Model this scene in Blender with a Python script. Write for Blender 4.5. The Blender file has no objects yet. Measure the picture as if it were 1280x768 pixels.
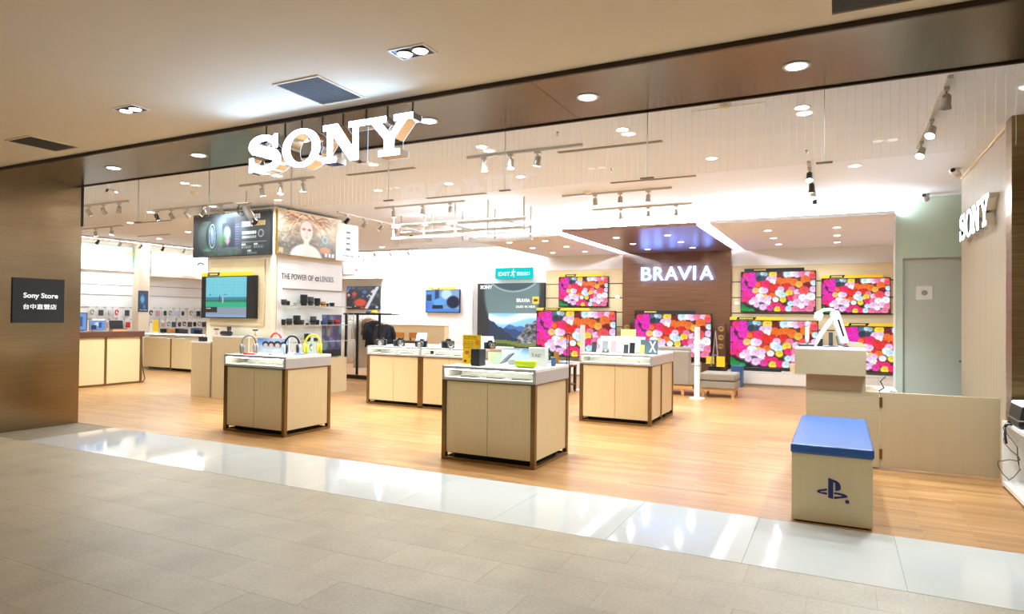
import bpy, math, random
import numpy as np
from mathutils import Matrix, Vector

random.seed(7)
RNG = np.random.default_rng(7)
S = bpy.context.scene
COL = S.collection
PI = math.pi

# ------------------------------------------------------------------ camera, world, exposure
cam_data = bpy.data.cameras.new('camera')
cam = bpy.data.objects.new('camera', cam_data)
COL.objects.link(cam)
S.camera = cam
cam_data.sensor_width = 36.0
cam_data.lens = 815.08 / 1280 * 36.0
cam_data.clip_start = 0.05
cam_data.clip_end = 200
YAW, PITCH, ROLL, CAM_H = 0.464899, 0.0140937, 0.0106179, 1.5
_cy, _sy = math.cos(YAW), math.sin(YAW)
_f = Vector((-_sy * math.cos(PITCH), _cy * math.cos(PITCH), math.sin(PITCH)))
_r = Vector((_cy, _sy, 0)); _u = _r.cross(_f)
_r2 = math.cos(ROLL) * _r + math.sin(ROLL) * _u
_u2 = -math.sin(ROLL) * _r + math.cos(ROLL) * _u
cam.matrix_world = Matrix(((_r2.x, _u2.x, -_f.x, 0), (_r2.y, _u2.y, -_f.y, 0), (_r2.z, _u2.z, -_f.z, CAM_H), (0, 0, 0, 1)))

world = bpy.data.worlds.new('world'); S.world = world; world.use_nodes = True
world.node_tree.nodes['Background'].inputs[0].default_value = (1.0, 0.88, 0.62, 1)   # the rest of the mall: a warm dim hall
world.node_tree.nodes['Background'].inputs[1].default_value = 0.24

S.view_settings.view_transform = 'Standard'
S.view_settings.look = 'None'
S.view_settings.exposure = 0.35
S.view_settings.gamma = 1.0
S.view_settings.use_curve_mapping = False
S.cycles.use_denoising = True
S.cycles.max_bounces = 10
S.cycles.diffuse_bounces = 5
S.cycles.glossy_bounces = 4
S.cycles.transmission_bounces = 4
S.cycles.transparent_max_bounces = 12
S.cycles.caustics_reflective = False
S.cycles.caustics_refractive = False
S.cycles.sample_clamp_indirect = 6.0

P_STORE = 22.0      # store ceiling downlights, watts
P_TRACK = 24.0      # heads on the tracks
P_SOFFIT = 6.0     # downlights in the bronze soffit
P_DROP = 12.0       # downlights of the lowered ceilings
P_MALL = 4.8       # twin downlights of the mall ceiling
E_COVE = 150.0        # cove strips, radiance
E_FRAME = 12.0      # strips added along the hanging pipe frame to brighten the ceiling
E_SCREEN = 1.0

# ------------------------------------------------------------------ helpers
def lin(c):
    return tuple((v / 12.92 if v <= 0.04045 else ((v + 0.055) / 1.055) ** 2.4) for v in c)

def rgb(r, g, b):
    return lin((r / 255, g / 255, b / 255))

class MB:
    def __init__(self):
        self.v = []; self.f = []
    def add(self, vs, fs):
        o = len(self.v); self.v += [tuple(p) for p in vs]; self.f += [tuple(i + o for i in q) for q in fs]
        return self
    def box(self, x0, x1, y0, y1, z0, z1):
        return self.add([(x0, y0, z0), (x1, y0, z0), (x1, y1, z0), (x0, y1, z0), (x0, y0, z1), (x1, y0, z1), (x1, y1, z1), (x0, y1, z1)],
                        [(3, 2, 1, 0), (4, 5, 6, 7), (0, 1, 5, 4), (1, 2, 6, 5), (2, 3, 7, 6), (3, 0, 4, 7)])
    def prism(self, pts, y0, y1):
        """outline in XZ, counter clockwise seen from -Y, from y0 (front) to y1"""
        n = len(pts)
        vs = [(x, y0, z) for x, z in pts] + [(x, y1, z) for x, z in pts]
        fs = [tuple(range(n)), tuple(range(2 * n - 1, n - 1, -1))]
        fs += [(i, i + n, (i + 1) % n + n, (i + 1) % n) for i in range(n)]
        return self.add(vs, fs)
    def strip(self, a, b, y0, y1, closed=False):
        """solid between two XZ polylines a and b of the same length"""
        n = len(a); k = n if closed else n - 1
        vs = [(x, y0, z) for x, z in a] + [(x, y0, z) for x, z in b] + [(x, y1, z) for x, z in a] + [(x, y1, z) for x, z in b]
        fs = []
        for i in range(k):
            j = (i + 1) % n
            fs += [(i, j, n + j, n + i), (2 * n + i, 3 * n + i, 3 * n + j, 2 * n + j), (i, 2 * n + i, 2 * n + j, j), (n + i, n + j, 3 * n + j, 3 * n + i)]
        if not closed:
            fs += [(0, n, 3 * n, 2 * n), (n - 1, 3 * n - 1, 4 * n - 1, 2 * n - 1)]
        return self.add(vs, fs)
    def lathe(self, prof, n=16, m=None):
        """prof: (radius, z) pairs turned about Z"""
        vs = []; fs = []
        for r, z in prof:
            for k in range(n):
                a = 2 * PI * k / n
                vs.append((r * math.cos(a), r * math.sin(a), z))
        for i in range(len(prof) - 1):
            for k in range(n):
                l = (k + 1) % n
                fs.append((i * n + k, i * n + l, (i + 1) * n + l, (i + 1) * n + k))
        fs.append(tuple(range(n - 1, -1, -1)))
        fs.append(tuple((len(prof) - 1) * n + k for k in range(n)))
        if m is not None:
            vs = [tuple(m @ Vector(p)) for p in vs]
        return self.add(vs, fs)
    def cyl(self, p, q, r, n=12, r2=None):
        p = Vector(p); q = Vector(q); d = q - p
        m = Matrix.Translation(p) @ d.to_track_quat('Z', 'Y').to_matrix().to_4x4()
        return self.lathe([(r, 0), (r if r2 is None else r2, d.length)], n, m)
    def tube(self, pts, r, n=8):
        pts = [Vector(p) for p in pts]
        vs = []; fs = []
        for i, p in enumerate(pts):
            d = (pts[min(i + 1, len(pts) - 1)] - pts[max(i - 1, 0)]).normalized()
            q = d.to_track_quat('Z', 'Y')
            rr = r[i] if isinstance(r, (list, tuple)) else r
            for k in range(n):
                a = 2 * PI * k / n
                vs.append(tuple(p + q @ Vector((rr * math.cos(a), rr * math.sin(a), 0))))
        for i in range(len(pts) - 1):
            for k in range(n):
                l = (k + 1) % n
                fs.append((i * n + k, i * n + l, (i + 1) * n + l, (i + 1) * n + k))
        fs.append(tuple(range(n - 1, -1, -1))); fs.append(tuple((len(pts) - 1) * n + k for k in range(n)))
        return self.add(vs, fs)
    def xf(self, m):
        self.v = [tuple(m @ Vector(p)) for p in self.v]
        return self
    def mesh(self, name, smooth=False):
        me = bpy.data.meshes.new(name)
        me.from_pydata(self.v, [], self.f)
        if smooth:
            me.polygons.foreach_set('use_smooth', [True] * len(me.polygons))
        me.update()
        return me

def link(name, me, m, parent=None, loc=(0, 0, 0), rotz=0.0):
    o = bpy.data.objects.new(name, me)
    COL.objects.link(o)
    if m is not None and me is not None and not me.materials:
        me.materials.append(m)
    if parent is not None:
        o.parent = parent
    o.location = loc
    if rotz:
        o.rotation_euler = (0, 0, rotz)
    return o

def obj(name, mb, m, parent=None, loc=(0, 0, 0), rotz=0.0, smooth=False, bevel=0.0, seg=2):
    o = link(name, mb.mesh(name, smooth), m, parent, loc, rotz)
    if bevel:
        b = o.modifiers.new('bevel', 'BEVEL'); b.width = bevel; b.segments = seg; b.limit_method = 'ANGLE'
    return o

def tag(o, label, cat, group=None):
    o['label'] = label; o['category'] = cat
    if group:
        o['group'] = group
    return o

def thing(name, label, cat, loc=(0, 0, 0), rotz=0.0, group=None):
    o = bpy.data.objects.new(name, None); COL.objects.link(o)
    o.empty_display_size = 0.1
    o.location = loc; o.rotation_euler = (0, 0, rotz)
    return tag(o, label, cat, group)

def setting(name, loc=(0, 0, 0), rotz=0.0):
    o = bpy.data.objects.new(name, None); COL.objects.link(o)
    o.empty_display_size = 0.1
    o.location = loc; o.rotation_euler = (0, 0, rotz)
    o['kind'] = 'structure'
    return o

def struct(name, mb, m, parent=None, **k):
    o = obj(name, mb, m, parent, **k)
    if parent is None:
        o['kind'] = 'structure'
    return o

def dup(root, loc, rotz=None, label=None, group=None):
    r = root.copy(); COL.objects.link(r); r.location = loc
    if rotz is not None:
        r.rotation_euler = (0, 0, rotz)
    if label:
        r['label'] = label
    if group:
        r['group'] = group
    for ch in list(root.children):
        c = ch.copy(); COL.objects.link(c); c.parent = r
        for g in list(ch.children):
            d = g.copy(); COL.objects.link(d); d.parent = c
    return r

ORD = ['first', 'second', 'third', 'fourth', 'fifth', 'sixth', 'seventh', 'eighth', 'ninth', 'tenth', 'eleventh', 'twelfth']

# ------------------------------------------------------------------ materials
def mat(name, col, rough=0.5, metal=0.0, emit=None, es=1.0, var=0.0, vscale=(8, 8, 8), bump=0.0, coat=0.0, spec=None):
    m = bpy.data.materials.new(name); m.use_nodes = True
    nt = m.node_tree; b = nt.nodes['Principled BSDF']
    b.inputs['Base Color'].default_value = (*col, 1)
    b.inputs['Roughness'].default_value = rough
    b.inputs['Metallic'].default_value = metal
    if coat:
        b.inputs['Coat Weight'].default_value = coat
        b.inputs['Coat Roughness'].default_value = 0.05
    if spec is not None:
        b.inputs['Specular IOR Level'].default_value = spec
    if emit is not None:
        b.inputs['Emission Color'].default_value = (*emit, 1)
        b.inputs['Emission Strength'].default_value = es
    if var or bump:
        tc = nt.nodes.new('ShaderNodeTexCoord'); mp = nt.nodes.new('ShaderNodeMapping')
        mp.inputs['Scale'].default_value = vscale
        nz = nt.nodes.new('ShaderNodeTexNoise'); nz.inputs['Scale'].default_value = 1.0
        nz.inputs['Detail'].default_value = 4.0
        nt.links.new(tc.outputs['Object'], mp.inputs[0]); nt.links.new(mp.outputs[0], nz.inputs['Vector'])
        if var:
            rp = nt.nodes.new('ShaderNodeValToRGB')
            rp.color_ramp.elements[0].position = 0.3; rp.color_ramp.elements[1].position = 0.7
            rp.color_ramp.elements[0].color = (*[c * (1 - var) for c in col], 1)
            rp.color_ramp.elements[1].color = (*[min(1, c * (1 + var)) for c in col], 1)
            nt.links.new(nz.outputs['Fac'], rp.inputs[0]); nt.links.new(rp.outputs[0], b.inputs['Base Color'])
        if bump:
            bp = nt.nodes.new('ShaderNodeBump'); bp.inputs['Strength'].default_value = bump; bp.inputs['Distance'].default_value = 0.004
            nt.links.new(nz.outputs['Fac'], bp.inputs['Height']); nt.links.new(bp.outputs[0], b.inputs['Normal'])
    return m

def emitter(name, col, s):
    m = bpy.data.materials.new(name); m.use_nodes = True
    nt = m.node_tree; nt.nodes.clear()
    e = nt.nodes.new('ShaderNodeEmission'); e.inputs[0].default_value = (*col, 1); e.inputs[1].default_value = s
    o = nt.nodes.new('ShaderNodeOutputMaterial'); nt.links.new(e.outputs[0], o.inputs[0])
    return m

def print_mat(name, emission, base):
    """colours printed or shown on a flat sheet, carried by the sheet's own colour layer"""
    m = bpy.data.materials.new(name); m.use_nodes = True
    nt = m.node_tree; b = nt.nodes['Principled BSDF']
    a = nt.nodes.new('ShaderNodeVertexColor'); a.layer_name = 'print'
    b.inputs['Roughness'].default_value = 0.35
    if base:
        nt.links.new(a.outputs[0], b.inputs['Base Color'])
    else:
        b.inputs['Base Color'].default_value = (0.01, 0.01, 0.01, 1)
        b.inputs['Roughness'].default_value = 0.25
    if emission:
        nt.links.new(a.outputs[0], b.inputs['Emission Color']); b.inputs['Emission Strength'].default_value = emission
    return m

def wood_floor():
    m = bpy.data.materials.new('oak_strip_floor'); m.use_nodes = True
    nt = m.node_tree; b = nt.nodes['Principled BSDF']; N = nt.nodes.new; L = nt.links.new
    tc = N('ShaderNodeTexCoord')
    br = N('ShaderNodeTexBrick'); br.inputs['Scale'].default_value = 1.0
    br.inputs['Brick Width'].default_value = 0.85; br.inputs['Row Height'].default_value = 0.062
    br.inputs['Mortar Size'].default_value = 0.0012; br.inputs['Bias'].default_value = 0.0; br.offset = 0.37
    br.inputs['Color1'].default_value = (*rgb(190, 142, 90), 1); br.inputs['Color2'].default_value = (*rgb(162, 113, 66), 1)
    br.inputs['Mortar'].default_value = (*rgb(130, 85, 45), 1)
    L(tc.outputs['Object'], br.inputs['Vector'])
    mp = N('ShaderNodeMapping'); mp.inputs['Scale'].default_value = (1.6, 40, 1); L(tc.outputs['Object'], mp.inputs[0])
    nz = N('ShaderNodeTexNoise'); nz.inputs['Scale'].default_value = 1.0; nz.inputs['Detail'].default_value = 5; L(mp.outputs[0], nz.inputs['Vector'])
    rp = N('ShaderNodeValToRGB'); rp.color_ramp.elements[0].position = 0.3; rp.color_ramp.elements[1].position = 0.72
    rp.color_ramp.elements[0].color = (0.70, 0.66, 0.60, 1); rp.color_ramp.elements[1].color = (1.12, 1.1, 1.06, 1)
    L(nz.outputs['Fac'], rp.inputs[0])
    mx = N('ShaderNodeMix'); mx.data_type = 'RGBA'; mx.blend_type = 'MULTIPLY'; mx.inputs[0].default_value = 0.9
    L(br.outputs['Color'], mx.inputs[6]); L(rp.outputs[0], mx.inputs[7]); L(mx.outputs[2], b.inputs['Base Color'])
    b.inputs['Roughness'].default_value = 0.32
    return m

def brown_laminate():
    m = bpy.data.materials.new('walnut_laminate'); m.use_nodes = True
    nt = m.node_tree; b = nt.nodes['Principled BSDF']; N = nt.nodes.new; L = nt.links.new
    tc = N('ShaderNodeTexCoord'); mp = N('ShaderNodeMapping'); mp.inputs['Scale'].default_value = (1.2, 30, 55); L(tc.outputs['Object'], mp.inputs[0])
    nz = N('ShaderNodeTexNoise'); nz.inputs['Scale'].default_value = 1; nz.inputs['Detail'].default_value = 4; L(mp.outputs[0], nz.inputs['Vector'])
    rp = N('ShaderNodeValToRGB'); rp.color_ramp.elements[0].position = 0.3; rp.color_ramp.elements[1].position = 0.7
    rp.color_ramp.elements[0].color = (*rgb(98, 64, 44), 1); rp.color_ramp.elements[1].color = (*rgb(126, 88, 62), 1)
    L(nz.outputs['Fac'], rp.inputs[0]); L(rp.outputs[0], b.inputs['Base Color'])
    b.inputs['Roughness'].default_value = 0.2
    return m

def brushed(name, c0, c1, rough, scale):
    m = bpy.data.materials.new(name); m.use_nodes = True
    nt = m.node_tree; b = nt.nodes['Principled BSDF']; N = nt.nodes.new; L = nt.links.new
    tc = N('ShaderNodeTexCoord'); mp = N('ShaderNodeMapping'); mp.inputs['Scale'].default_value = scale; L(tc.outputs['Object'], mp.inputs[0])
    nz = N('ShaderNodeTexNoise'); nz.inputs['Scale'].default_value = 1; nz.inputs['Detail'].default_value = 3; L(mp.outputs[0], nz.inputs['Vector'])
    rp = N('ShaderNodeValToRGB'); rp.color_ramp.elements[0].color = (*c0, 1); rp.color_ramp.elements[1].color = (*c1, 1)
    rp.color_ramp.elements[0].position = 0.25; rp.color_ramp.elements[1].position = 0.75
    L(nz.outputs['Fac'], rp.inputs[0]); L(rp.outputs[0], b.inputs['Base Color'])
    b.inputs['Metallic'].default_value = 1.0; b.inputs['Roughness'].default_value = rough
    return m

def pane_glass(name, tint=(1, 1, 1), refl=1.0):
    m = bpy.data.materials.new(name); m.use_nodes = True
    nt = m.node_tree; nt.nodes.clear(); N = nt.nodes.new; L = nt.links.new
    t = N('ShaderNodeBsdfTransparent'); t.inputs[0].default_value = (*tint, 1)
    g = N('ShaderNodeBsdfGlossy'); g.inputs['Roughness'].default_value = 0.0
    fr = N('ShaderNodeFresnel'); fr.inputs[0].default_value = 1.45
    mu = N('ShaderNodeMath'); mu.operation = 'MULTIPLY'; mu.inputs[1].default_value = refl
    mx = N('ShaderNodeMixShader'); o = N('ShaderNodeOutputMaterial')
    ge = N('ShaderNodeNewGeometry'); inv = N('ShaderNodeMath'); inv.operation = 'MULTIPLY_ADD'; inv.inputs[1].default_value = -refl; inv.inputs[2].default_value = refl
    L(ge.outputs['Backfacing'], inv.inputs[0]); L(inv.outputs[0], mu.inputs[1])
    L(fr.outputs[0], mu.inputs[0]); L(mu.outputs[0], mx.inputs[0]); L(t.outputs[0], mx.inputs[1]); L(g.outputs[0], mx.inputs[2]); L(mx.outputs[0], o.inputs[0])
    return m

def stone_tile():
    m = bpy.data.materials.new('beige_stone_tile'); m.use_nodes = True
    nt = m.node_tree; b = nt.nodes['Principled BSDF']; N = nt.nodes.new; L = nt.links.new
    tc = N('ShaderNodeTexCoord'); oi = N('ShaderNodeObjectInfo')
    ad = N('ShaderNodeVectorMath'); ad.operation = 'ADD'; L(tc.outputs['Object'], ad.inputs[0]); L(oi.outputs['Location'], ad.inputs[1])
    n1 = N('ShaderNodeTexNoise'); n1.inputs['Scale'].default_value = 55; n1.inputs['Detail'].default_value = 6; L(ad.outputs[0], n1.inputs['Vector'])
    n2 = N('ShaderNodeTexNoise'); n2.inputs['Scale'].default_value = 3.0; n2.inputs['Detail'].default_value = 3; L(ad.outputs[0], n2.inputs['Vector'])
    a1 = N('ShaderNodeMath'); a1.operation = 'MULTIPLY_ADD'; a1.inputs[1].default_value = 0.5; L(n1.outputs['Fac'], a1.inputs[0])
    a2 = N('ShaderNodeMath'); a2.operation = 'MULTIPLY'; a2.inputs[1].default_value = 0.4; L(n2.outputs['Fac'], a2.inputs[0]); L(a2.outputs[0], a1.inputs[2])
    a3 = N('ShaderNodeMath'); a3.operation = 'MULTIPLY_ADD'; a3.inputs[1].default_value = 0.10; L(oi.outputs['Random'], a3.inputs[0]); L(a1.outputs[0], a3.inputs[2])
    rp = N('ShaderNodeValToRGB'); rp.color_ramp.elements[0].position = 0.3; rp.color_ramp.elements[1].position = 0.68
    rp.color_ramp.elements[0].color = (*rgb(144, 127, 102), 1); rp.color_ramp.elements[1].color = (*rgb(176, 157, 128), 1)
    L(a3.outputs[0], rp.inputs[0]); L(rp.outputs[0], b.inputs['Base Color'])
    b.inputs['Roughness'].default_value = 0.42
    bp = N('ShaderNodeBump'); bp.inputs['Strength'].default_value = 0.08; bp.inputs['Distance'].default_value = 0.002
    L(n1.outputs['Fac'], bp.inputs['Height']); L(bp.outputs[0], b.inputs['Normal'])
    return m

M = {}
M['wood'] = wood_floor()
M['walnut'] = brown_laminate()
M['walnutgloss'] = M['walnut'].copy(); M['walnutgloss'].name = 'walnut_gloss'
_b = M['walnutgloss'].node_tree.nodes['Principled BSDF']; _b.inputs['Roughness'].default_value = 0.34; _b.inputs['Coat Weight'].default_value = 0.8; _b.inputs['Coat Roughness'].default_value = 0.30
M['tile'] = stone_tile()
M['grout'] = mat('tile_grout', rgb(140, 122, 98), 0.8, var=0.1)
M['slab'] = mat('white_polished_slab', rgb(206, 203, 196), 0.05, var=0.02, vscale=(3, 3, 3), coat=0.5)
M['mallceil'] = mat('mall_ceiling_paint', rgb(240, 224, 196), 0.9, var=0.015, vscale=(2, 2, 2))
M['white'] = mat('white_wall_paint', rgb(236, 237, 236), 0.85, var=0.01, vscale=(3, 3, 3))
M['ceil'] = mat('store_ceiling_paint', rgb(238, 244, 252), 0.9, var=0.01, vscale=(2, 2, 2))
M['cream'] = mat('cream_wall_paint', rgb(246, 232, 206), 0.8, var=0.01, vscale=(3, 3, 3))
M['bronze'] = brushed('bronze_mirror_soffit', rgb(112, 102, 88), rgb(120, 110, 94), 0.24, (40, 1.0, 1))
M['metalwall'] = brushed('brushed_bronze_wall', rgb(140, 120, 92), rgb(152, 132, 104), 0.22, (1, 1.5, 60))
M['metalpillar'] = brushed('brushed_bronze_pillar', rgb(130, 105, 70), rgb(160, 132, 92), 0.3, (1.5, 1, 60))
M['trimdark'] = mat('dark_bronze_trim', rgb(62, 48, 38), 0.4, 0.7, var=0.1)
M['black'] = mat('black_plastic', rgb(22, 22, 24), 0.35, var=0.1)
M['blackmatte'] = mat('black_matte', rgb(26, 25, 25), 0.7, var=0.1)
M['darkgrey'] = mat('dark_grey_plastic', rgb(62, 62, 64), 0.4, var=0.08)
M['grey'] = mat('grey_plastic', rgb(150, 150, 148), 0.4, var=0.05)
M['silver'] = mat('silver_metal', rgb(200, 200, 200), 0.25, 1.0, var=0.04)
M['chrome'] = mat('chrome', rgb(225, 225, 225), 0.06, 1.0)
M['wplastic'] = mat('white_plastic', rgb(240, 240, 238), 0.3, var=0.01)
M['wlam'] = mat('white_laminate_top', rgb(238, 234, 226), 0.25, var=0.01)
M['glam'] = mat('pale_grey_laminate', rgb(178, 173, 168), 0.35, var=0.02)
M['kiosk'] = mat('cream_laminate_door', rgb(218, 193, 145), 0.42, var=0.025, vscale=(40, 40, 1.5))
M['kioskside'] = mat('cream_laminate_side', rgb(210, 188, 146), 0.42, var=0.025, vscale=(40, 40, 1.5))
M['post'] = mat('bronze_post', rgb(132, 102, 58), 0.32, 0.8, var=0.06, vscale=(3, 3, 30))
M['panelwood'] = mat('pale_oak_panel', rgb(226, 204, 160), 0.5, var=0.05, vscale=(2, 20, 40))
M['rightwall'] = mat('beige_wood_wall', rgb(170, 154, 124), 0.5, var=0.06, vscale=(30, 30, 0.7))
M['green'] = mat('pale_green_wall', rgb(198, 216, 198), 0.6, var=0.01)
M['door'] = mat('pale_green_door', rgb(194, 202, 190), 0.5, var=0.01)
M['podlam'] = mat('taupe_laminate', rgb(184, 166, 132), 0.45, var=0.03, vscale=(2, 2, 40))
M['gate'] = mat('sand_laminate_gate', rgb(188, 166, 130), 0.45, var=0.02, vscale=(20, 20, 1))
M['blueleather'] = mat('blue_vinyl', rgb(40, 82, 146), 0.36, var=0.04, vscale=(3, 3, 3))
M['navy'] = mat('navy_print', rgb(24, 30, 92), 0.5, var=0.03)
M['benchbox'] = mat('sand_bench_box', rgb(214, 192, 148), 0.45, var=0.02, vscale=(20, 20, 1))
M['sofa'] = mat('taupe_fabric', rgb(150, 138, 122), 0.9, var=0.08, vscale=(60, 60, 60), bump=0.2)
M['lightwood'] = mat('light_wood', rgb(206, 152, 90), 0.45, var=0.1, vscale=(3, 30, 30))
M['darkwood'] = mat('dark_wood', rgb(92, 56, 38), 0.4, var=0.12, vscale=(3, 30, 30))
M['rackblack'] = mat('black_steel', rgb(28, 26, 24), 0.45, 0.5, var=0.1)
M['cloth_white'] = mat('white_cloth', rgb(246, 244, 238), 0.9, var=0.04, vscale=(30, 30, 30), bump=0.2)
M['cloth_grey'] = mat('speckled_grey_cloth', rgb(190, 184, 172), 0.9, var=0.15, vscale=(60, 60, 60))
M['cloth_black'] = mat('black_cloth', rgb(34, 36, 42), 0.9, var=0.15, vscale=(30, 30, 30))
M['cloth_brown'] = mat('brown_cloth', rgb(140, 112, 84), 0.9, var=0.1, vscale=(30, 30, 30))
M['lime'] = mat('lime_plastic', rgb(196, 214, 10), 0.4, var=0.03)
M['yellow'] = mat('yellow_card', rgb(252, 206, 40), 0.5, var=0.02)
M['paleyellow'] = mat('pale_yellow_card', rgb(246, 226, 120), 0.5, var=0.02)
M['red'] = mat('red_plastic', rgb(206, 44, 32), 0.4, var=0.04)
M['headgrey'] = mat('warm_grey_plastic', rgb(150, 138, 120), 0.35, var=0.05)
M['headyellow'] = mat('yellow_green_plastic', rgb(226, 222, 60), 0.4, var=0.05)
M['headwhite'] = mat('cool_white_plastic', rgb(196, 206, 222), 0.35, var=0.03)
M['pink'] = mat('pink_plastic', rgb(206, 160, 158), 0.4, var=0.03)
M['blue'] = mat('blue_plastic', rgb(52, 92, 140), 0.4, var=0.03)
M['teal'] = mat('slate_teal_card', rgb(88, 112, 118), 0.5, var=0.08)
M['gold'] = mat('gold_metal', rgb(206, 160, 72), 0.3, 0.9, var=0.1, vscale=(40, 40, 40))
M['brassdark'] = mat('dull_brass', rgb(150, 116, 66), 0.4, 0.8, var=0.1, vscale=(40, 40, 40))
M['amber'] = mat('amber_plastic', rgb(212, 138, 60), 0.4, var=0.06)
M['ventgrey'] = mat('grey_vent', rgb(104, 100, 96), 0.6, var=0.05)
M['slot'] = mat('grey_slot', rgb(150, 140, 124), 0.5, var=0.04)
M['track'] = mat('grey_white_track', rgb(196, 190, 178), 0.4, var=0.03)
M['heads'] = mat('grey_lamp_body', rgb(176, 170, 160), 0.35, 0.3, var=0.03)
M['clip'] = mat('dark_clip', rgb(110, 96, 80), 0.4, 0.6)
M['lamp'] = emitter('warm_white_lamp', (1.0, 0.97, 0.92), 14)
M['lampmall'] = emitter('mall_lamp', (1.0, 0.93, 0.80), 12)
M['cove'] = emitter('cove_strip', (0.88, 0.96, 1.06), E_COVE)
M['added_uplight'] = emitter('added_frame_uplight', (0.88, 0.96, 1.06), E_FRAME)
M['led'] = emitter('showcase_led', (1.0, 0.98, 0.84), 22)
M['letter'] = emitter('cool_white_letter', (0.40, 0.62, 1.0), 17.0)
M['backlit'] = emitter('letter_backlight', (0.45, 0.66, 1.0), 3.0)
M['letter3'] = emitter('cool_white_letter_wall', (0.60, 0.78, 1.0), 4.5)
M['letter2'] = emitter('cool_white_letter_inside', (0.30, 0.46, 1.0), 5.5)
M['halo'] = emitter('blue_white_halo', (0.10, 0.26, 1.0), 40.0)
M['wletter'] = mat('glowing_white_print', rgb(236, 236, 234), 0.5, emit=rgb(236, 236, 234), es=0.5)  # print given a glow of its own so the lettering looks whiter
M['ink'] = mat('dark_ink', rgb(34, 34, 40), 0.6)
M['greyink'] = mat('grey_ink', rgb(120, 124, 140), 0.6)
M['exit'] = emitter('exit_cyan', rgb(20, 214, 214), 0.85)
M['exitw'] = emitter('exit_white', (0.8, 1.0, 0.98), 1.3)
M['glass'] = pane_glass('wired_curtain_glass', (0.985, 0.985, 0.975))
M['cglass'] = pane_glass('showcase_glass', (0.99, 1.0, 0.985), 0.7)
M['shelfglass'] = pane_glass('shelf_glass', (0.86, 0.93, 0.9))
M['wire'] = mat('embedded_wire', rgb(205, 200, 190), 0.5, 0.5)
M['screen'] = print_mat('lit_screen', E_SCREEN, False)
M['screen_dim'] = print_mat('lit_screen_soft', 0.72, False)
M['print'] = print_mat('printed_sheet', 0.0, True)
M['lightbox'] = print_mat('backlit_print', 1.15, True)

# ------------------------------------------------------------------ lettering
_fontcurves = {}
def text_mesh(body, width, height, depth=0.002, bold=0.0, hkeep=False):
    """centred mesh of a line of lettering in XZ, facing -Y"""
    cu = bpy.data.curves.new('lettering', 'FONT'); cu.body = body; cu.size = 1.0; cu.extrude = 0.05; cu.offset = bold
    cu.resolution_u = 3
    t = bpy.data.objects.new('lettering', cu); COL.objects.link(t)
    dg = bpy.context.evaluated_depsgraph_get()
    me = bpy.data.meshes.new_from_object(t.evaluated_get(dg))
    bpy.data.objects.remove(t); bpy.data.curves.remove(cu)
    n = len(me.vertices); a = np.zeros(n * 3); me.vertices.foreach_get('co', a); a = a.reshape(-1, 3)
    lo, hi = a.min(0), a.max(0)
    sx = width / (hi[0] - lo[0]); sz = height / (hi[1] - lo[1])
    b = np.zeros_like(a)
    b[:, 0] = (a[:, 0] - (lo[0] + hi[0]) / 2) * sx
    b[:, 2] = (a[:, 1] - (lo[1] + hi[1]) / 2) * sz
    b[:, 1] = -(a[:, 2] - (lo[2] + hi[2]) / 2) / 0.1 * depth
    me.vertices.foreach_set('co', b.ravel()); me.update()
    me.materials.clear()
    return me

def text(name, body, width, height, m, parent, loc, depth=0.002, bold=0.0, rotz=0.0):
    return link(name, text_mesh(body, width, height, depth, bold), m, parent, loc, rotz)

# ------------------------------------------------------------------ flat prints (colour layer on a fine sheet)
def sheet_mesh(name, img, w, h):
    """img: rows x cols x 3 in sRGB 0..1, first row at the top; sheet in XZ facing -Y, origin at its centre"""
    H, W = img.shape[:2]
    xs = np.linspace(-w / 2, w / 2, W); zs = np.linspace(h / 2, -h / 2, H)
    gx, gz = np.meshgrid(xs, zs)
    co = np.stack([gx, np.zeros_like(gx), gz], -1).reshape(-1, 3)
    i = np.arange(H * W).reshape(H, W)
    q = np.stack([i[1:, :-1], i[1:, 1:], i[:-1, 1:], i[:-1, :-1]], -1).reshape(-1, 4)
    me = bpy.data.meshes.new(name)
    me.from_pydata(co.tolist(), [], q.tolist())
    c = np.clip(img, 0, 1).reshape(-1, 3)
    c = np.where(c <= 0.04045, c / 12.92, ((c + 0.055) / 1.055) ** 2.4)
    ca = me.color_attributes.new('print', 'FLOAT_COLOR', 'POINT')
    ca.data.foreach_set('color', np.concatenate([c, np.ones((len(c), 1))], 1).ravel().astype(np.float32))
    me.update()
    return me

def canvas(W, H, c=(1, 1, 1)):
    a = np.zeros((H, W, 3)); a[:] = c
    y, x = np.mgrid[0:H, 0:W]
    return a, (x + 0.5) / W, (y + 0.5) / H      # u to the right, v downwards

def blend(a, k, c):
    a[:] = a * (1 - k[..., None]) + np.array(c) * k[..., None]

def soft(d, e):
    return np.clip(0.5 - d / e, 0, 1)

def rect(a, u, v, u0, u1, v0, v1, c):
    a[(u >= u0) & (u <= u1) & (v >= v0) & (v <= v1)] = c

def rows_of_print(a, u, v, u0, u1, v0, v1, n, c, seed=0):
    """lines of small print too fine to read"""
    r = np.random.default_rng(seed)
    for k in range(n):
        y0 = v0 + (v1 - v0) * k / n; y1 = y0 + (v1 - v0) / n * 0.55
        x = u0
        while x < u1:
            w = 0.012 + 0.03 * r.random()
            rect(a, u, v, x, min(u1, x + w), y0, y1, c); x += w + 0.008

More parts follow.
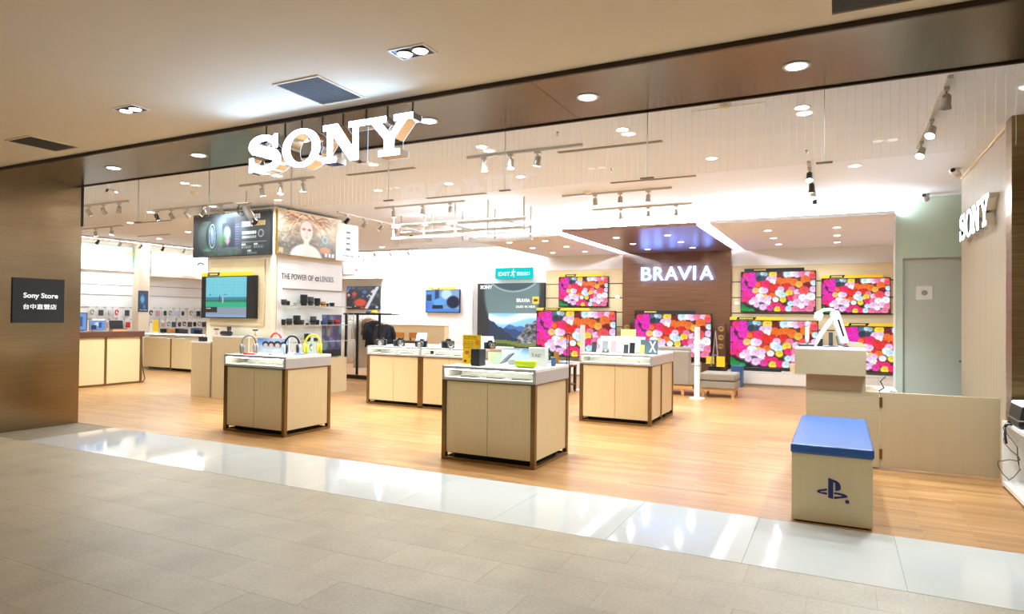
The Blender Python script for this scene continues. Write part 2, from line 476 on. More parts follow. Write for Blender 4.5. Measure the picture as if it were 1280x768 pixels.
def flowers():
    W, H = 208, 117
    a, u, v = canvas(W, H, (0.10, 0.05, 0.07))
    X = u * 16; Y = v * 9
    r = np.random.default_rng(3)
    mg, hp, rd, dr, og, ye, wh, lp, pk, bl, gr = ((0.90, 0.08, 0.70), (0.93, 0.10, 0.42), (0.88, 0.12, 0.10), (0.46, 0.03, 0.08), (0.95, 0.42, 0.10),
        (0.97, 0.82, 0.22), (0.98, 0.97, 0.97), (0.93, 0.76, 0.92), (0.94, 0.46, 0.60), (0.78, 0.90, 0.97), (0.05, 0.55, 0.25))
    F = []
    for k in range(34):                                             # magenta bank on the left
        F.append((r.uniform(-0.2, 3.3), r.uniform(0.1, 7.2), 0.75, mg if r.random() > .25 else hp))
    F += [(3.9, .5, .7, (.25, .38, .45)), (4.6, .8, .9, (.30, .42, .52)), (4.0, 1.5, .8, (.12, .18, .24)), (5.1, 1.6, .7, (.16, .24, .32)), (4.7, .35, .5, (.75, .85, .9)), (5.4, .5, .5, (.6, .7, .8))]
    F += [(7.0, .6, .95, ye), (8.6, .9, .75, dr), (10.2, .6, 1.05, bl), (11.3, .5, .8, wh), (12.2, .7, .8, lp), (13.4, .55, 1.0, pk), (14.5, .6, .8, lp), (15.5, 1.0, .9, (.93, .25, .35)), (15.3, .2, .5, og)]
    F += [(6.2, 1.7, .8, lp), (7.2, 1.6, .8, lp), (6.9, 2.3, .8, wh), (8.4, 1.9, .75, og), (8.3, 2.7, .7, og), (9.7, 2.2, .95, og), (10.4, 1.9, .8, og), (11.5, 2.4, 1.0, og), (13.9, 1.8, 1.05, og), (14.7, 2.5, .8, og), (12.6, 2.9, .85, (.97, .66, .25)), (14.3, 3.2, .95, dr), (9.9, 3.3, .9, rd), (15.6, 2.6, .7, bl), (15.5, 4.0, .8, lp)]
    F += [(4.6, 2.9, 1.1, rd), (5.5, 2.8, 1.1, hp), (3.7, 2.9, .6, og), (7.0, 3.7, .95, rd), (6.6, 3.2, .8, rd), (8.0, 3.2, .7, rd), (11.0, 4.0, .8, pk), (12.3, 4.7, .9, lp), (13.6, 4.3, 1.2, (.95, .28, .30)), (10.5, 4.9, .9, ye), (8.7, 4.0, .8, lp), (8.3, 4.8, .9, wh), (9.0, 5.3, .9, bl)]
    F += [(4.6, 4.2, .9, wh), (5.3, 4.3, .8, lp), (3.2, 4.2, .8, (.98, .75, .4)), (6.3, 5.0, .7, rd), (4.4, 5.4, .6, dr), (5.4, 5.6, .6, ye), (6.9, 5.4, .8, og), (7.6, 6.3, .7, wh), (9.2, 6.3, .75, ye), (10.8, 5.9, .8, hp), (12.2, 5.9, 1.0, pk), (13.4, 5.9, 1.0, wh), (15.0, 5.7, 1.1, wh), (14.2, 6.9, .9, lp), (12.2, 7.1, 1.1, lp), (10.8, 7.2, .7, bl), (15.4, 7.2, .9, pk)]
    for k in range(16):
        F.append((r.uniform(1.6, 6.4), r.uniform(5.2, 8.4), .72, wh if r.random() > .4 else lp))
    F += [(4.8, 8.0, .8, lp), (6.4, 8.2, .8, (.85, .2, .6)), (7.0, 7.3, .6, hp), (8.2, 7.6, .8, hp), (8.0, 8.5, .8, ye), (9.3, 8.3, .8, hp), (10.4, 8.4, .8, bl), (11.8, 8.5, .9, pk), (13.3, 8.5, .9, (.88, .35, .6)), (14.8, 8.4, .9, pk), (13.1, 7.7, .7, wh)]
    F += [(.4, 8.2, .8, gr), (1.3, 8.6, .7, gr), (2.3, 8.9, .7, (.08, .62, .35)), (.2, 7.6, .5, (.08, .45, .2))]
    for (x, y, R, c) in F:
        blend(a, soft(np.hypot(X - x, (Y - y) * 1.08) - R * 1.30, 0.3), np.array(c) * 0.40)
    for (x, y, R, c) in F:
        R *= 0.97
        dx, dy = X - x, (Y - y) * 1.08
        d = np.hypot(dx, dy); th = np.arctan2(dy, dx); ph = r.uniform(0, 6)
        edge = R * (0.97 + 0.025 * np.cos(5 * th + ph))
        shade = 0.92 + 0.07 * np.cos(d / R * 13 + th * 2.0 + ph) - 0.14 * soft(d - R * .22, R * .3) + 0.06 * np.cos(th - 2.0)
        k = soft(d - edge, 0.10)
        rim = np.where(d > edge * 0.93, 0.88, 1.0)
        colr = np.clip(np.array(c)[None, None] * (shade * rim)[..., None] + 0.02, 0, 1)
        a[:] = a * (1 - k[..., None]) + colr * k[..., None]
    return a

def vnoise(s, t, k, seed):
    g = np.random.default_rng(seed).random((k + 2, k + 2)); x = np.clip(s, 0, .999) * k; y = np.clip(t, 0, .999) * k
    i, j = x.astype(int), y.astype(int); fx, fy = x - i, y - j
    fx = fx * fx * (3 - 2 * fx); fy = fy * fy * (3 - 2 * fy)
    return (g[j, i] * (1 - fx) + g[j, i + 1] * fx) * (1 - fy) + (g[j + 1, i] * (1 - fx) + g[j + 1, i + 1] * fx) * fy

def mountains(a, u, v, u0, u1, v0, v1):
    """lake and mountain view inside a rectangle"""
    s = (u - u0) / (u1 - u0); t = (v - v0) / (v1 - v0)
    ins = (s >= 0) & (s <= 1) & (t >= 0) & (t <= 1)
    sky = np.stack([0.45 + 0.5 * np.exp(-((t - .12 - .1 * np.sin(5 * s)) / .09) ** 2), 0.66 + 0.3 * np.exp(-((t - .12 - .1 * np.sin(5 * s)) / .09) ** 2), 0.86 + 0 * s], -1)
    out = sky.copy()
    far = 0.40 + 0.05 * np.sin(9 * s) + 0.03 * np.sin(23 * s + 1)
    out[t > far] = (0.24, 0.36, 0.56)
    mid = 0.50 + 0.05 * np.sin(7 * s + 2) + 0.02 * np.sin(31 * s)
    out[t > mid] = (0.17, 0.25, 0.40)
    lft = 0.16 + 1.05 * s + 0.02 * np.sin(40 * s)
    out[(t > lft)] = (0.15, 0.20, 0.27)
    rt = 0.20 + 1.35 * (1 - s) - 0.35 * np.exp(-((s - .8) / .1) ** 2) * 0.4 + 0.03 * np.sin(38 * s)
    n = 0.34 + 0.30 * (vnoise(s, t, 14, 1) - .5) + 0.35 * (vnoise(s, t, 34, 2) - .5)
    rock = np.stack([n, n * 1.02, n * 1.08], -1)
    mk = t > rt
    out[mk] = rock[mk]
    grass = 0.84 - 0.05 * np.sin(6 * s)
    out[t > grass] = (0.36, 0.42, 0.22)
    out[t > grass + 0.10] = (0.20, 0.26, 0.14)
    a[ins] = out[ins]

# ------------------------------------------------------------------ SETTING: floors
FLOOR = setting('floor')
mb = MB().box(-17.6, 6.0, 5.27, 16.2, -0.06, 0.0)
obj('wood_flooring', mb, M['wood'], FLOOR)
obj('grout_bed', MB().box(-14, 6, -3, 5.27, -0.08, -0.0035), M['grout'], FLOOR)
slab_me = MB().box(-0.436, 0.436, -0.518, 0.518, -0.03, 0.0).mesh('slab')
for k in range(12):
    x = 0.345 + 0.4375 + 0.875 * (1 - k)
    link('slab', slab_me, M['slab'], FLOOR, (x, 4.75, 0.001 * (k % 2) * 0.2))
tile_me = MB().box(-0.3343, 0.3343, -0.1693, 0.1693, -0.03, 0.0).mesh('tile')
for j in range(9):
    for i in range(18):
        x = -10.2 + 0.67 * i + (0.335 if j % 2 else 0)
        y = 4.058 - 0.34 * j
        if x > 2.2 or (y < 2.4 and (x < -5.5 or x > 1.0)):
            continue
        link('tile', tile_me, M['tile'], FLOOR, (x, y, random.uniform(-0.0006, 0)))
obj('tile_field', MB().box(-14, 6, -3, 1.165, -0.03, -0.001).box(-14, -10.56, 1.165, 4.225, -0.03, -0.001).box(2.3, 6, 1.165, 4.225, -0.03, -0.001), M['tile'], FLOOR)

# ------------------------------------------------------------------ SETTING: ceilings, walls
CEIL = setting('ceiling')
obj('mall_ceiling', MB().box(-14, 6, -3, 4.20, 3.22, 3.40), M['mallceil'], CEIL)
obj('edge_trim', MB().box(-14, 6, 4.20, 4.225, 3.185, 3.40), M['trimdark'], CEIL)
for k in range(5):
    x0 = -14 + 4.0 * k
    obj('soffit_panel', MB().box(x0 + 0.002, x0 + 3.998, 4.225, 5.25, 3.20, 3.23), M['bronze'], CEIL)
obj('inner_trim', MB().box(-9.18, 6, 5.25, 5.275, 3.188, 3.40), M['trimdark'], CEIL)
obj('store_ceiling', MB().box(-17.6, 6, 5.275, 16.2, 3.39, 3.5), M['ceil'], CEIL)
obj('access_hatch', MB().box(-1.21, -0.58, 6.02, 6.62, 3.383, 3.39), M['ceil'], CEIL, bevel=0.003)

def dropped(x0, x1, y0, y1, m, name, wing=None):
    mb = MB().box(x0, x1, y0, y1, 3.10, 3.16)
    if wing:
        mb.box(x1, wing, 11.84, y1, 3.10, 3.16)
    o = obj(name, mb, m, CEIL)
    # light strips lie on top of the panel, set back from its edges
    g = MB().box(x0 + 0.10, x1 - 0.10, y0 + 0.06, y0 + 0.10, 3.162, 3.185).box(x0 + 0.03, x0 + 0.06, y0 + 0.15, y1 - 0.1, 3.162, 3.185).box(x1 - 0.06, x1 - 0.03, y0 + 0.15, y1 - 0.1, 3.162, 3.185)
    obj('light_strip', g, M['cove'], o)
    return o
dropped(-7.02, -4.93, 11.9, 15.99, M['ceil'], 'lowered_panel')
dropped(-4.70, -2.20, 11.45, 15.9, M['walnutgloss'], 'lowered_walnut_panel')
dropped(-1.97, 0.762, 11.35, 15.99, M['ceil'], 'lowered_panel', 1.72)

# metal-clad wall at the left of the entrance
struct('wall_left', MB().box(-9.5, -9.18, -3, 5.27, 0, 3.2), M['metalwall'])
struct('trim_1', MB().box(-9.20, -9.165, 5.262, 5.282, 2.655, 3.2), M['black'])
struct('wall_left_store', MB().box(-17.6, -17.4, 5.3, 16.2, 0, 3.39), M['cream'])
struct('wall_front', MB().box(-17.6, -9.5, 5.272, 5.42, 0, 3.39), M['white'])
struct('wall_back', MB().box(-17.6, 1.9, 16.0, 16.2, 0, 3.39), M['white'])
struct('wall_back_left', MB().box(-12.4, -9.24, 15.93, 16.0, 0, 3.39), M['white'])
struct('wall_right', MB().box(1.45, 1.75, 7.6, 10.38, 0, 3.39), M['rightwall'])
struct('trim_2', MB().box(1.435, 1.46, 7.6, 10.38, 3.37, 3.39), M['panelwood'])
struct('wall_right_pillar', MB().box(1.41, 3.2, 7.37, 7.6, 0, 3.39), M['metalpillar'])
struct('wall_far_right', MB().box(3.2, 3.4, 5.3, 12.0, 0, 3.39), M['white'])
struct('wall_niche_right', MB().box(1.75, 1.9, 11.8, 16.0, 0, 3.39), M['white'])
gw = setting('wall_green')
obj('wall_panel', MB().box(0.79, 0.875, 11.7, 11.82, 0, 3.39).box(0.875, 3.2, 11.7, 11.82, 2.46, 3.39), M['green'], gw)
obj('wall_edge', MB().box(0.765, 0.79, 11.69, 11.83, 0, 3.39), M['white'], gw)
dr = setting('door_1')
obj('door_leaf', MB().box(0.885, 1.80, 11.735, 11.78, 0.0, 2.45), M['door'], dr)
obj('door_frame', MB().box(0.875, 0.885, 11.69, 11.8, 0, 2.46).box(0.875, 1.9, 11.69, 11.8, 2.45, 2.462), M['glam'], dr)
hd = obj('handle', MB().cyl((1.61, 11.735, 0.90), (1.61, 11.68, 0.90), 0.012).cyl((1.60, 11.685, 0.90), (1.70, 11.685, 0.90), 0.01), M['silver'], dr)

# walnut feature wall and pale slat walls on the back wall
fw = setting('wall_feature', (0, 0, 0))
obj('walnut_panel', MB().box(-4.87, -2.26, 15.9, 16.0, 0, 3.10), M['walnut'], fw)
for x0, x1 in ((-7.0, -4.88), (-2.25, 1.72)):
    tops = [2.71, 2.345, 1.98, 1.615, 1.25, 0.885, 0.52, 0.155]
    obj('groove_backing', MB().box(x0, x1, 15.985, 16.0, 0, 2.72), M['trimdark'], fw)
    for a, b in zip(tops, tops[1:]):
        obj('plank', MB().box(x0 + 0.004, x1, 15.96, 15.985, b + 0.022, a), M['panelwood'], fw)
    obj('top_ledge', MB().box(x0, x1, 15.95, 16.0, 2.712, 2.73), M['panelwood'], fw)

# camera column in the middle of the store
cw = setting('wall_column')
obj('column_core', MB().box(-10.43, -8.77, 8.235, 9.95, 0, 3.36), M['cream'], cw)
obj('tv_recess_panel', MB().box(-10.30, -8.95, 8.20, 8.22, 1.28, 2.45), M['panelwood'], cw)
obj('lens_backing', MB().box(-8.75, -8.735, 8.30, 9.95, 0.72, 2.46), M['wplastic'], cw)
obj('corner_post', MB().box(-8.80, -8.73, 8.2, 8.27, 0, 3.36), M['cream'], cw)
obj('shelf_line', MB().box(-8.735, -8.715, 8.42, 9.95, 1.935, 1.955), M['slot'], cw)

# left display bays: pillar between two backlit headers, ledges and peg rows
bay = setting('wall_display')
obj('bay_pillar', MB().box(-17.4, -17.05, 11.32, 11.62, 0, 3.39), M['cream'], bay)
obj('bay_back', MB().box(-17.4, -17.33, 9.0, 11.32, 0.9, 2.7).box(-17.4, -17.20, 11.62, 14.0, 0.9, 2.65), M['wplastic'], bay)
obj('ledge', MB().box(-17.4, -17.25, 9.0, 11.32, 2.60, 2.67), M['cream'], bay)
obj('ledge', MB().box(-17.4, -16.95, 11.62, 14.0, 2.50, 2.58), M['cream'], bay)
obj('bay_post', MB().box(-17.4, -17.0, 13.55, 14.0, 0, 3.2), M['cream'], bay)
for z in (2.22, 1.95, 1.62, 1.30):
    obj('peg_rail', MB().box(-17.20, -17.185, 11.66, 13.5, z, z + 0.014), M['grey'], bay)
    obj('peg_rail', MB().box(-17.33, -17.315, 9.2, 11.3, z, z + 0.014), M['grey'], bay)

# ------------------------------------------------------------------ SETTING: wired glass smoke curtain behind the soffit
win = setting('window_1')
GX = [-0.10 - 1.319 * k for k in range(-3, 7)]
GX = sorted([g for g in GX if g > -9.1] + [-9.16])
GX = GX[:-1] + [3.19]
for a, b in zip(GX, GX[1:]):
    obj('pane', MB().box(a + 0.003, b - 0.003, 5.285, 5.293, 2.655, 3.30), M['glass'], win)
for g in GX[1:-1]:
    obj('joint', MB().box(g - 0.003, g + 0.003, 5.284, 5.294, 2.655, 3.30), M['wire'], win)
    obj('clip', MB().box(g - 0.055, g + 0.055, 5.275, 5.303, 2.646, 2.657), M['clip'], win)
wb = MB(); x = -9.14
while x < 3.1:
    wb.box(x - 0.0005, x + 0.0005, 5.2882, 5.2898, 2.657, 3.30); x += 0.055
wires = obj('wire_strands', wb, M['wire'], win); wires['kind'] = 'stuff'

# ------------------------------------------------------------------ LAMPS
def disk_light(parent, loc, watts, size, col=(0.82, 0.975, 1.08), spread=160):
    l = bpy.data.lights.new('lamp', 'AREA'); l.shape = 'DISK'; l.size = size; l.energy = watts; l.color = col; l.spread = math.radians(spread)
    o = bpy.data.objects.new('lamp', l); COL.objects.link(o); o.parent = parent; o.location = loc
    return o

rim_me = MB().lathe([(0.052, -0.004), (0.075, -0.007), (0.078, 0.0)], 20).mesh('trim_ring', True)
lens_me = MB().lathe([(0.058, -0.006), (0.054, -0.0075)], 20).mesh('diffuser')
def downlight(x, y, z, watts, label, group, s=1.0):
    t = thing('ceiling_downlight', label, 'ceiling light', (x, y, z), 0, group)
    t.scale = (s, s, 1)
    link('trim_ring', rim_me, M['wplastic'], t); link('diffuser', lens_me, M['lamp'], t)
    disk_light(t, (0, 0, -0.012), watts, 0.10)
    return t

for k, x in enumerate([-7.65, -6.17, -4.69, -3.21, -1.74, -0.26, 1.22]):
    downlight(x, 4.735, 3.20, P_SOFFIT, f'round downlight in the bronze soffit over the entrance, {ORD[k]} from the metal wall', 'soffit downlights', 1.15)
for k, x in enumerate([-10.2, -8.52, -6.88, -5.24, -3.57, -1.95, -0.30]):
    downlight(x, 6.32, 3.39, P_STORE, f'round store ceiling downlight in the front row, {ORD[6 - k]} from the right wall', 'store downlights, front row')
for k, x in enumerate([-11.6, -9.9, -8.33, -6.26, -5.0, -3.85, -1.35]):
    downlight(x, 7.9, 3.39, P_STORE, f'round store ceiling downlight in the second row, {ORD[6 - k]} from the right wall', 'store downlights, second row')
for k, (x, y, w) in enumerate([(0.17, 8.99, 'near the right wall by the green door'), (-13.38, 8.66, 'above the wood-topped counter at the left'), (-13.59, 10.19, 'in front of the glass counter at the left'),
                               (-15.56, 10.84, 'deepest at the left, before the accessory wall'), (-10.0, 11.55, 'above the clothes rack behind the poster column'), (-6.1, 10.9, 'above the hanging pipe frame'), (-8.0, 13.9, 'before the black display wall'), (-11.4, 14.6, 'before the white back wall')]):
    downlight(x, y, 3.39, P_STORE, f'round store ceiling downlight {w}', 'single store downlights')
for nm, xs in (('left lowered ceiling', (-6.40, -5.55)), ('walnut lowered ceiling', (-4.0, -2.97)), ('right lowered ceiling', (-1.16, -0.04))):
    for i, x in enumerate(xs):
        for j, y in enumerate((12.6, 13.8, 15.0)):
            downlight(x, y, 3.10, P_DROP, f"round downlight of the {nm}, {('front', 'middle', 'back')[j]} one in its {('left', 'right')[i]} column", 'lowered ceiling downlights')

# twin gimbal downlights of the mall ceiling
def twin(x, y, label):
    t = thing('twin_downlight', label, 'ceiling light', (x, y, 3.22), 0, 'twin downlights of the mall ceiling')
    f = MB()
    f.box(-0.14, 0.14, -0.085, -0.07, -0.006, 0).box(-0.14, 0.14, 0.07, 0.085, -0.006, 0).box(-0.14, -0.125, -0.07, 0.07, -0.006, 0).box(0.125, 0.14, -0.07, 0.07, -0.006, 0)
    obj('frame', f, M['wplastic'], t)
    obj('housing', MB().box(-0.125, 0.125, -0.07, 0.07, -0.002, 0), M['black'], t)
    for i, sx in enumerate((-0.062, 0.062)):
        g = MB().lathe([(0.048, -0.006), (0.054, -0.012), (0.054, -0.002)], 18)
        o = obj('gimbal_ring', g, M['silver'], t, (sx, 0, 0), smooth=True)
        obj('lamp_face', MB().lathe([(0.046, -0.008), (0.044, -0.013)], 18), M['lampmall'], o)
        l = bpy.data.lights.new('lamp', 'SPOT'); l.energy = P_MALL * 8; l.spot_size = math.radians(48); l.spot_blend = 1.0; l.shadow_soft_size = 0.05; l.color = (1.0, 0.90, 0.68)
        lo = bpy.data.objects.new('lamp', l); COL.objects.link(lo); lo.parent = t; lo.location = (sx, 0, -0.03)
        lo.rotation_euler = (math.radians((6, -4)[i]), math.radians((-8, 8)[i]), 0)
    return t
twin(-2.49, 3.48, 'twin gimbal downlight in the mall ceiling beside the lit sign, right of the square vent')
twin(-5.37, 3.46, 'twin gimbal downlight in the mall ceiling left of the square vent')
for k, (x, y) in enumerate([(-8.25, 3.46), (0.39, 3.46), (-5.37, 1.0), (-2.49, 1.0), (0.39, 1.0)]):
    twin(x, y, ('twin gimbal downlight in the mall ceiling outside the frame, ' + ('by the metal wall', 'over the bench end', 'second row left', 'second row middle', 'second row right')[k]))

# ceiling vents of the mall
def vent(x0, x1, y0, y1, label, n):
    t = thing('ceiling_vent', label, 'vent', ((x0 + x1) / 2, (y0 + y1) / 2, 3.22), 0, 'mall ceiling vents')
    w, d = (x1 - x0) / 2, (y1 - y0) / 2
    f = MB().box(-w, w, -d, -d + .02, -.008, 0).box(-w, w, d - .02, d, -.008, 0).box(-w, -w + .02, -d + .02, d - .02, -.008, 0).box(w - .02, w, -d + .02, d - .02, -.008, 0)
    obj('frame', f, M['mallceil'], t)
    obj('backing', MB().box(-w + .02, w - .02, -d + .02, d - .02, -.001, 0), M['ventgrey'], t)
    sm = MB().box(-w + .02, w - .02, -.004, .004, -.007, -.001).mesh('slat')
    for k in range(n):
        link('slat', sm, M['ventgrey'], t, (0, -d + .03 + (2 * d - .06) * (k + .5) / n, 0))
vent(-3.80, -3.35, 3.53, 4.06, 'square grey louvred vent in the mall ceiling above the lit sign', 22)
vent(-7.52, -7.08, 3.55, 4.04, 'dark louvred vent in the mall ceiling near the metal wall', 22)
vent(-0.06, 0.40, 3.55, 4.07, 'louvred vent in the mall ceiling at the right, cut by the top edge', 22)

# ------------------------------------------------------------------ track lights
def head(parent, x, y, tilt, yaw, on=True, body='heads', z0=0.0, power=1.0):
    o = obj('lamp_head', MB().box(x - .035, x + .035, y - .02, y + .02, z0 - .055, z0 - .025), M['track'], parent)
    a = MB().cyl((x, y, z0 - .055), (x, y, z0 - .12), 0.008, 8)
    obj('arm', a, M['heads'], o)
    m = Matrix.Translation((x, y, z0 - .14)) @ Matrix.Rotation(yaw, 4, 'Z') @ Matrix.Rotation(tilt, 4, 'X')
    obj('lamp_can', MB().lathe([(.022, .06), (.034, .045), (.036, -.03), (.044, -.055)], 12, m), M[body], o, smooth=False)
    if on:
        obj('lamp_face', MB().lathe([(.040, -.056), (.036, -.058)], 12, m), M['lamp'], o)
        l = bpy.data.lights.new('lamp', 'SPOT'); l.energy = P_TRACK * 9 * power; l.spot_size = math.radians(75); l.spot_blend = 0.8; l.shadow_soft_size = 0.04; l.color = (0.82, 0.975, 1.08)
        lo = bpy.data.objects.new('lamp', l); COL.objects.link(lo); lo.parent = parent
        lo.matrix_local = m @ Matrix.Translation((0, 0, -.075))
    return o

def track(x0, y0, x1, y1, heads, label, z=3.39, power=1.0):
    """heads: (fraction along, tilt deg, yaw deg, body)"""
    L = math.hypot(x1 - x0, y1 - y0); rz = math.atan2(y1 - y0, x1 - x0)
    t = thing('track_light', label, 'track light', (x0, y0, z), rz, 'ceiling track lights')
    obj('rail', MB().box(0, L, -.018, .018, -.028, 0), M['track'], t)
    for h in heads:
        head(t, h[0] * L, 0, math.radians(h[1]), math.radians(h[2]), True, h[3] if len(h) > 3 else 'heads', 0.0, power)
track(-7.9, 6.76, -6.43, 6.74, [(.32, 12, 0), (.57, -10, 20), (.86, 8, 40)], 'three-lamp ceiling track above the poster column, under the lit sign')
track(-3.95, 6.65, -2.5, 6.66, [(.16, 10, 0), (.40, -8, 10), (.63, 14, 60)], 'three-lamp ceiling track behind the glass curtain, nearest the ghosted sign reflection')
track(-3.86, 9.4, -2.16, 9.4, [(.32, 12, 0), (.55, -6, 0), (.80, 10, 30)], 'three-lamp ceiling track before the walnut feature wall, front one of two')
track(-3.88, 10.85, -2.16, 10.85, [(.30, 16, 0), (.58, -6, 0), (.85, 8, 0)], 'three-lamp ceiling track before the walnut feature wall, back one of two')
track(-0.33, 8.5, -0.33, 11.0, [(.10, 25, 90, 'black'), (.40, -25, 90, 'black'), (.62, 20, 90), (.90, 25, 90, 'black')], 'ceiling track with black and white lamps running away from the entrance')
track(0.76, 5.95, 0.76, 8.27, [(.10, -35, 90, 'heads'), (.50, 35, 60), (.86, 35, 60)], 'ceiling track with three lamps beside the right wall')
track(-7.32, 9.17, -5.47, 9.15, [(.22, 10, 0), (.55, -8, 0), (.85, 8, 30)], 'three-lamp ceiling track in front of the hanging pipe frame')
track(-12.06, 6.9, -10.73, 6.9, [(.18, 40, 0), (.50, 40, 20), (.82, 35, 60)], 'track with three bright lamps close behind the metal wall')
track(-11.3, 7.75, -9.2, 7.75, [(.05, 30, 0, 'black'), (.24, 48, 20), (.44, 48, 0), (.64, 40, 120), (.85, 48, 0)], 'five-lamp track before the dark camera poster, one lamp black', power=0.06)
track(-15.4, 8.85, -13.95, 8.85, [(.35, 12, 0), (.75, -10, 20)], 'two-lamp ceiling track above the wood-topped counter')
track(-16.6, 9.6, -16.6, 13.6, [(.08, 52, 0, 'black'), (.22, 52, 0), (.36, 52, 10), (.52, 52, -10, 'black'), (.68, 52, 0), (.90, 52, 0, 'black')], 'long track along the accessory wall with three black lamps', power=0.3)
track(-8.2, 9.2, -8.35, 11.9, [(.10, 48, 0, 'black'), (.30, 48, 0), (.50, 48, 10), (.70, 48, -10), (.92, 60, -60, 'black')], 'track beside the woman poster on the column, black lamp at each end', power=0.04)
track(-13.0, 15.2, -10.6, 15.2, [(.1, 46, 20, 'black'), (.36, 46, 0), (.60, 46, 0), (.86, 46, -25)], 'four-lamp track above the white back wall')
for k, (x0, x1, y, w) in enumerate([(-2.89, -1.69, 6.9, 'nearest the entrance before the walnut wall'), (-2.87, -1.70, 8.78, 'second before the walnut wall'), (-5.95, -4.85, 6.86, 'behind the lit entrance sign'),
                                    (-5.95, -4.85, 8.75, 'before the hanging pipe frame'), (-13.32, -12.2, 8.74, 'behind the metal wall'), (-15.6, -14.4, 10.3, 'before the accessory wall')]):
    t = tag(obj('slot_diffuser', MB().box(x0, x1, y - .03, y + .03, 3.380, 3.39).box(x0 + .02, x1 - .02, y - .008, y + .008, 3.376, 3.38), M['slot']), f'slim grey linear air slot in the store ceiling, {w}', 'vent', 'linear ceiling air slots')

# slim wall washers under the ceiling; display and accessory wall ones added for bounce light
def washer(x0, y0, x1, y1, rz, label, watts):
    L = math.hypot(x1 - x0, y1 - y0)
    t = thing('wall_washer', label, 'ceiling light', ((x0 + x1) / 2, (y0 + y1) / 2, 3.39), rz, 'slim wall washers')
    obj('housing', MB().box(-L / 2, L / 2, -.03, .03, -.035, 0), M['track'], t)
    obj('diffuser', MB().box(-L / 2 + .02, L / 2 - .02, -.02, .032, -.039, -.035), M['lamp'], t)
    l = bpy.data.lights.new('lamp', 'AREA'); l.shape = 'RECTANGLE'; l.size = L - .1; l.size_y = .04; l.energy = watts; l.color = (0.88, 0.965, 1.08); l.spread = PI
    o = bpy.data.objects.new('lamp', l); COL.objects.link(o); o.parent = t; o.location = (0, .01, -.045); o.rotation_euler = (math.radians(38), 0, 0)
washer(-13.6, 15.45, -9.4, 15.45, 0, 'slim strip lamp under the ceiling before the white back wall', 110)
washer(-9.1, 15.55, -7.15, 15.55, 0, 'added slim strip lamp under the ceiling before the black display wall', 24)
washer(-16.75, 9.2, -16.75, 13.6, PI / 2, 'added slim strip lamp under the ceiling along the accessory wall', 14)  # added lamp, bounces light off the wall onto the ceiling
# hanging pipe frame
t = thing('pipe_frame', 'white hanging frame of double pipes below the ceiling, middle of the store', 'frame', (0, 0, 0))
for (y, xa, xb) in ((9.25, -7.0, -4.42), (10.15, -7.5, -4.72)):
    obj('rail', MB().box(xa, xb, y - .025, y + .025, 3.02, 3.07), M['track'], t)
    obj('rail', MB().box(xa, xb, y - .03, y + .03, 2.82, 2.86), M['wplastic'], t)
    obj('light_strip', MB().box(xa + .02, xb - .02, y - .015, y + .015, 3.07, 3.078), M['added_uplight'], t)  # strip added on the rail to throw light up at the ceiling
    for f in (0.01, 0.26, 0.5, 0.74, 0.99):
        x = xa + (xb - xa) * f
        obj('hanger', MB().cyl((x, y, 2.84), (x, y, 3.39), .016, 8), M['track'], t)
for x in (-6.98, -5.9, -4.78):
    obj('cross_rail', MB().box(x - .02, x + .02, 9.25, 10.15, 3.02, 3.06), M['track'], t)

# security cameras, smoke detectors, sprinklers, projector
def dome(x, y, label, tilt=0.0, rz=0):
    t = thing('security_camera', label, 'security camera', (x, y, 3.39), rz, 'ceiling security cameras')
    obj('mount', MB().lathe([(.055, 0), (.05, -.03), (.03, -.045)], 14), M['wplastic'], t, smooth=True)
    m = Matrix.Translation((0, 0, -.055)) @ Matrix.Rotation(math.radians(65), 4, 'X')
    obj('camera_body', MB().lathe([(.045, -.04), (.05, .03), (.045, .07)], 14, m), M['wplastic'], t, smooth=True)
    obj('lens', MB().lathe([(.03, .07), (.026, .08)], 12, m), M['black'], t)
dome(-10.04, 6.19, 'white security camera under the ceiling beside the metal wall')
dome(1.29, 9.67, 'white security camera at the top back corner of the right wall', rz=-0.6)
dome(1.15, 11.45, 'white security camera on the ceiling before the green wall', rz=-0.4)
dome(-0.2, 5.6, 'white security camera behind the soffit over the white bench') if False else None
for k, (x, y, w) in enumerate([(-0.91, 5.97, 'by the ceiling hatch'), (-9.01, 6.85, 'above the dark camera poster'), (-3.39, 9.25, 'beside the front walnut-side track')]):
    tag(obj('smoke_detector', MB().lathe([(.06, 0), (.055, -.02), (.03, -.035)], 16).xf(Matrix.Translation((x, y, 3.39))), M['cream'], smooth=True), f'round cream smoke detector on the store ceiling {w}', 'detector', 'smoke detectors')
for k, (x, y, w) in enumerate([(-2.58, 6.14, 'left of the hatch near the glass curtain'), (-2.59, 7.95, 'between the two linear slots'), (-0.33, 7.96, 'before the black-lamp track')]):
    tag(obj('sprinkler', MB().lathe([(.018, 0), (.016, -.008), (.008, -.012), (.008, -.03), (.02, -.034)], 10).xf(Matrix.Translation((x, y, 3.39))), M['silver']), f'tiny ceiling sprinkler {w}', 'sprinkler', 'ceiling sprinklers')
t = thing('ceiling_projector', 'grey theatre lamp with looping cable hung from the ceiling above the dark poster', 'spotlight', (-8.2, 7.15, 3.39))
obj('bracket', MB().box(-.18, .12, -.02, .02, -.20, -.185).cyl((0, 0, -.19), (0, 0, 0), .012), M['heads'], t)
m_ = Matrix.Translation((.05, 0, -.34)) @ Matrix.Rotation(math.radians(38), 4, 'Y')
obj('lamp_barrel', MB().lathe([(.03, -.15), (.05, -.13), (.06, 0), (.05, .12), (.03, .14)], 12, Matrix.Translation((.05, 0, -.34)) @ Matrix.Rotation(math.radians(-40), 4, 'Y')), M['heads'], t, smooth=True)
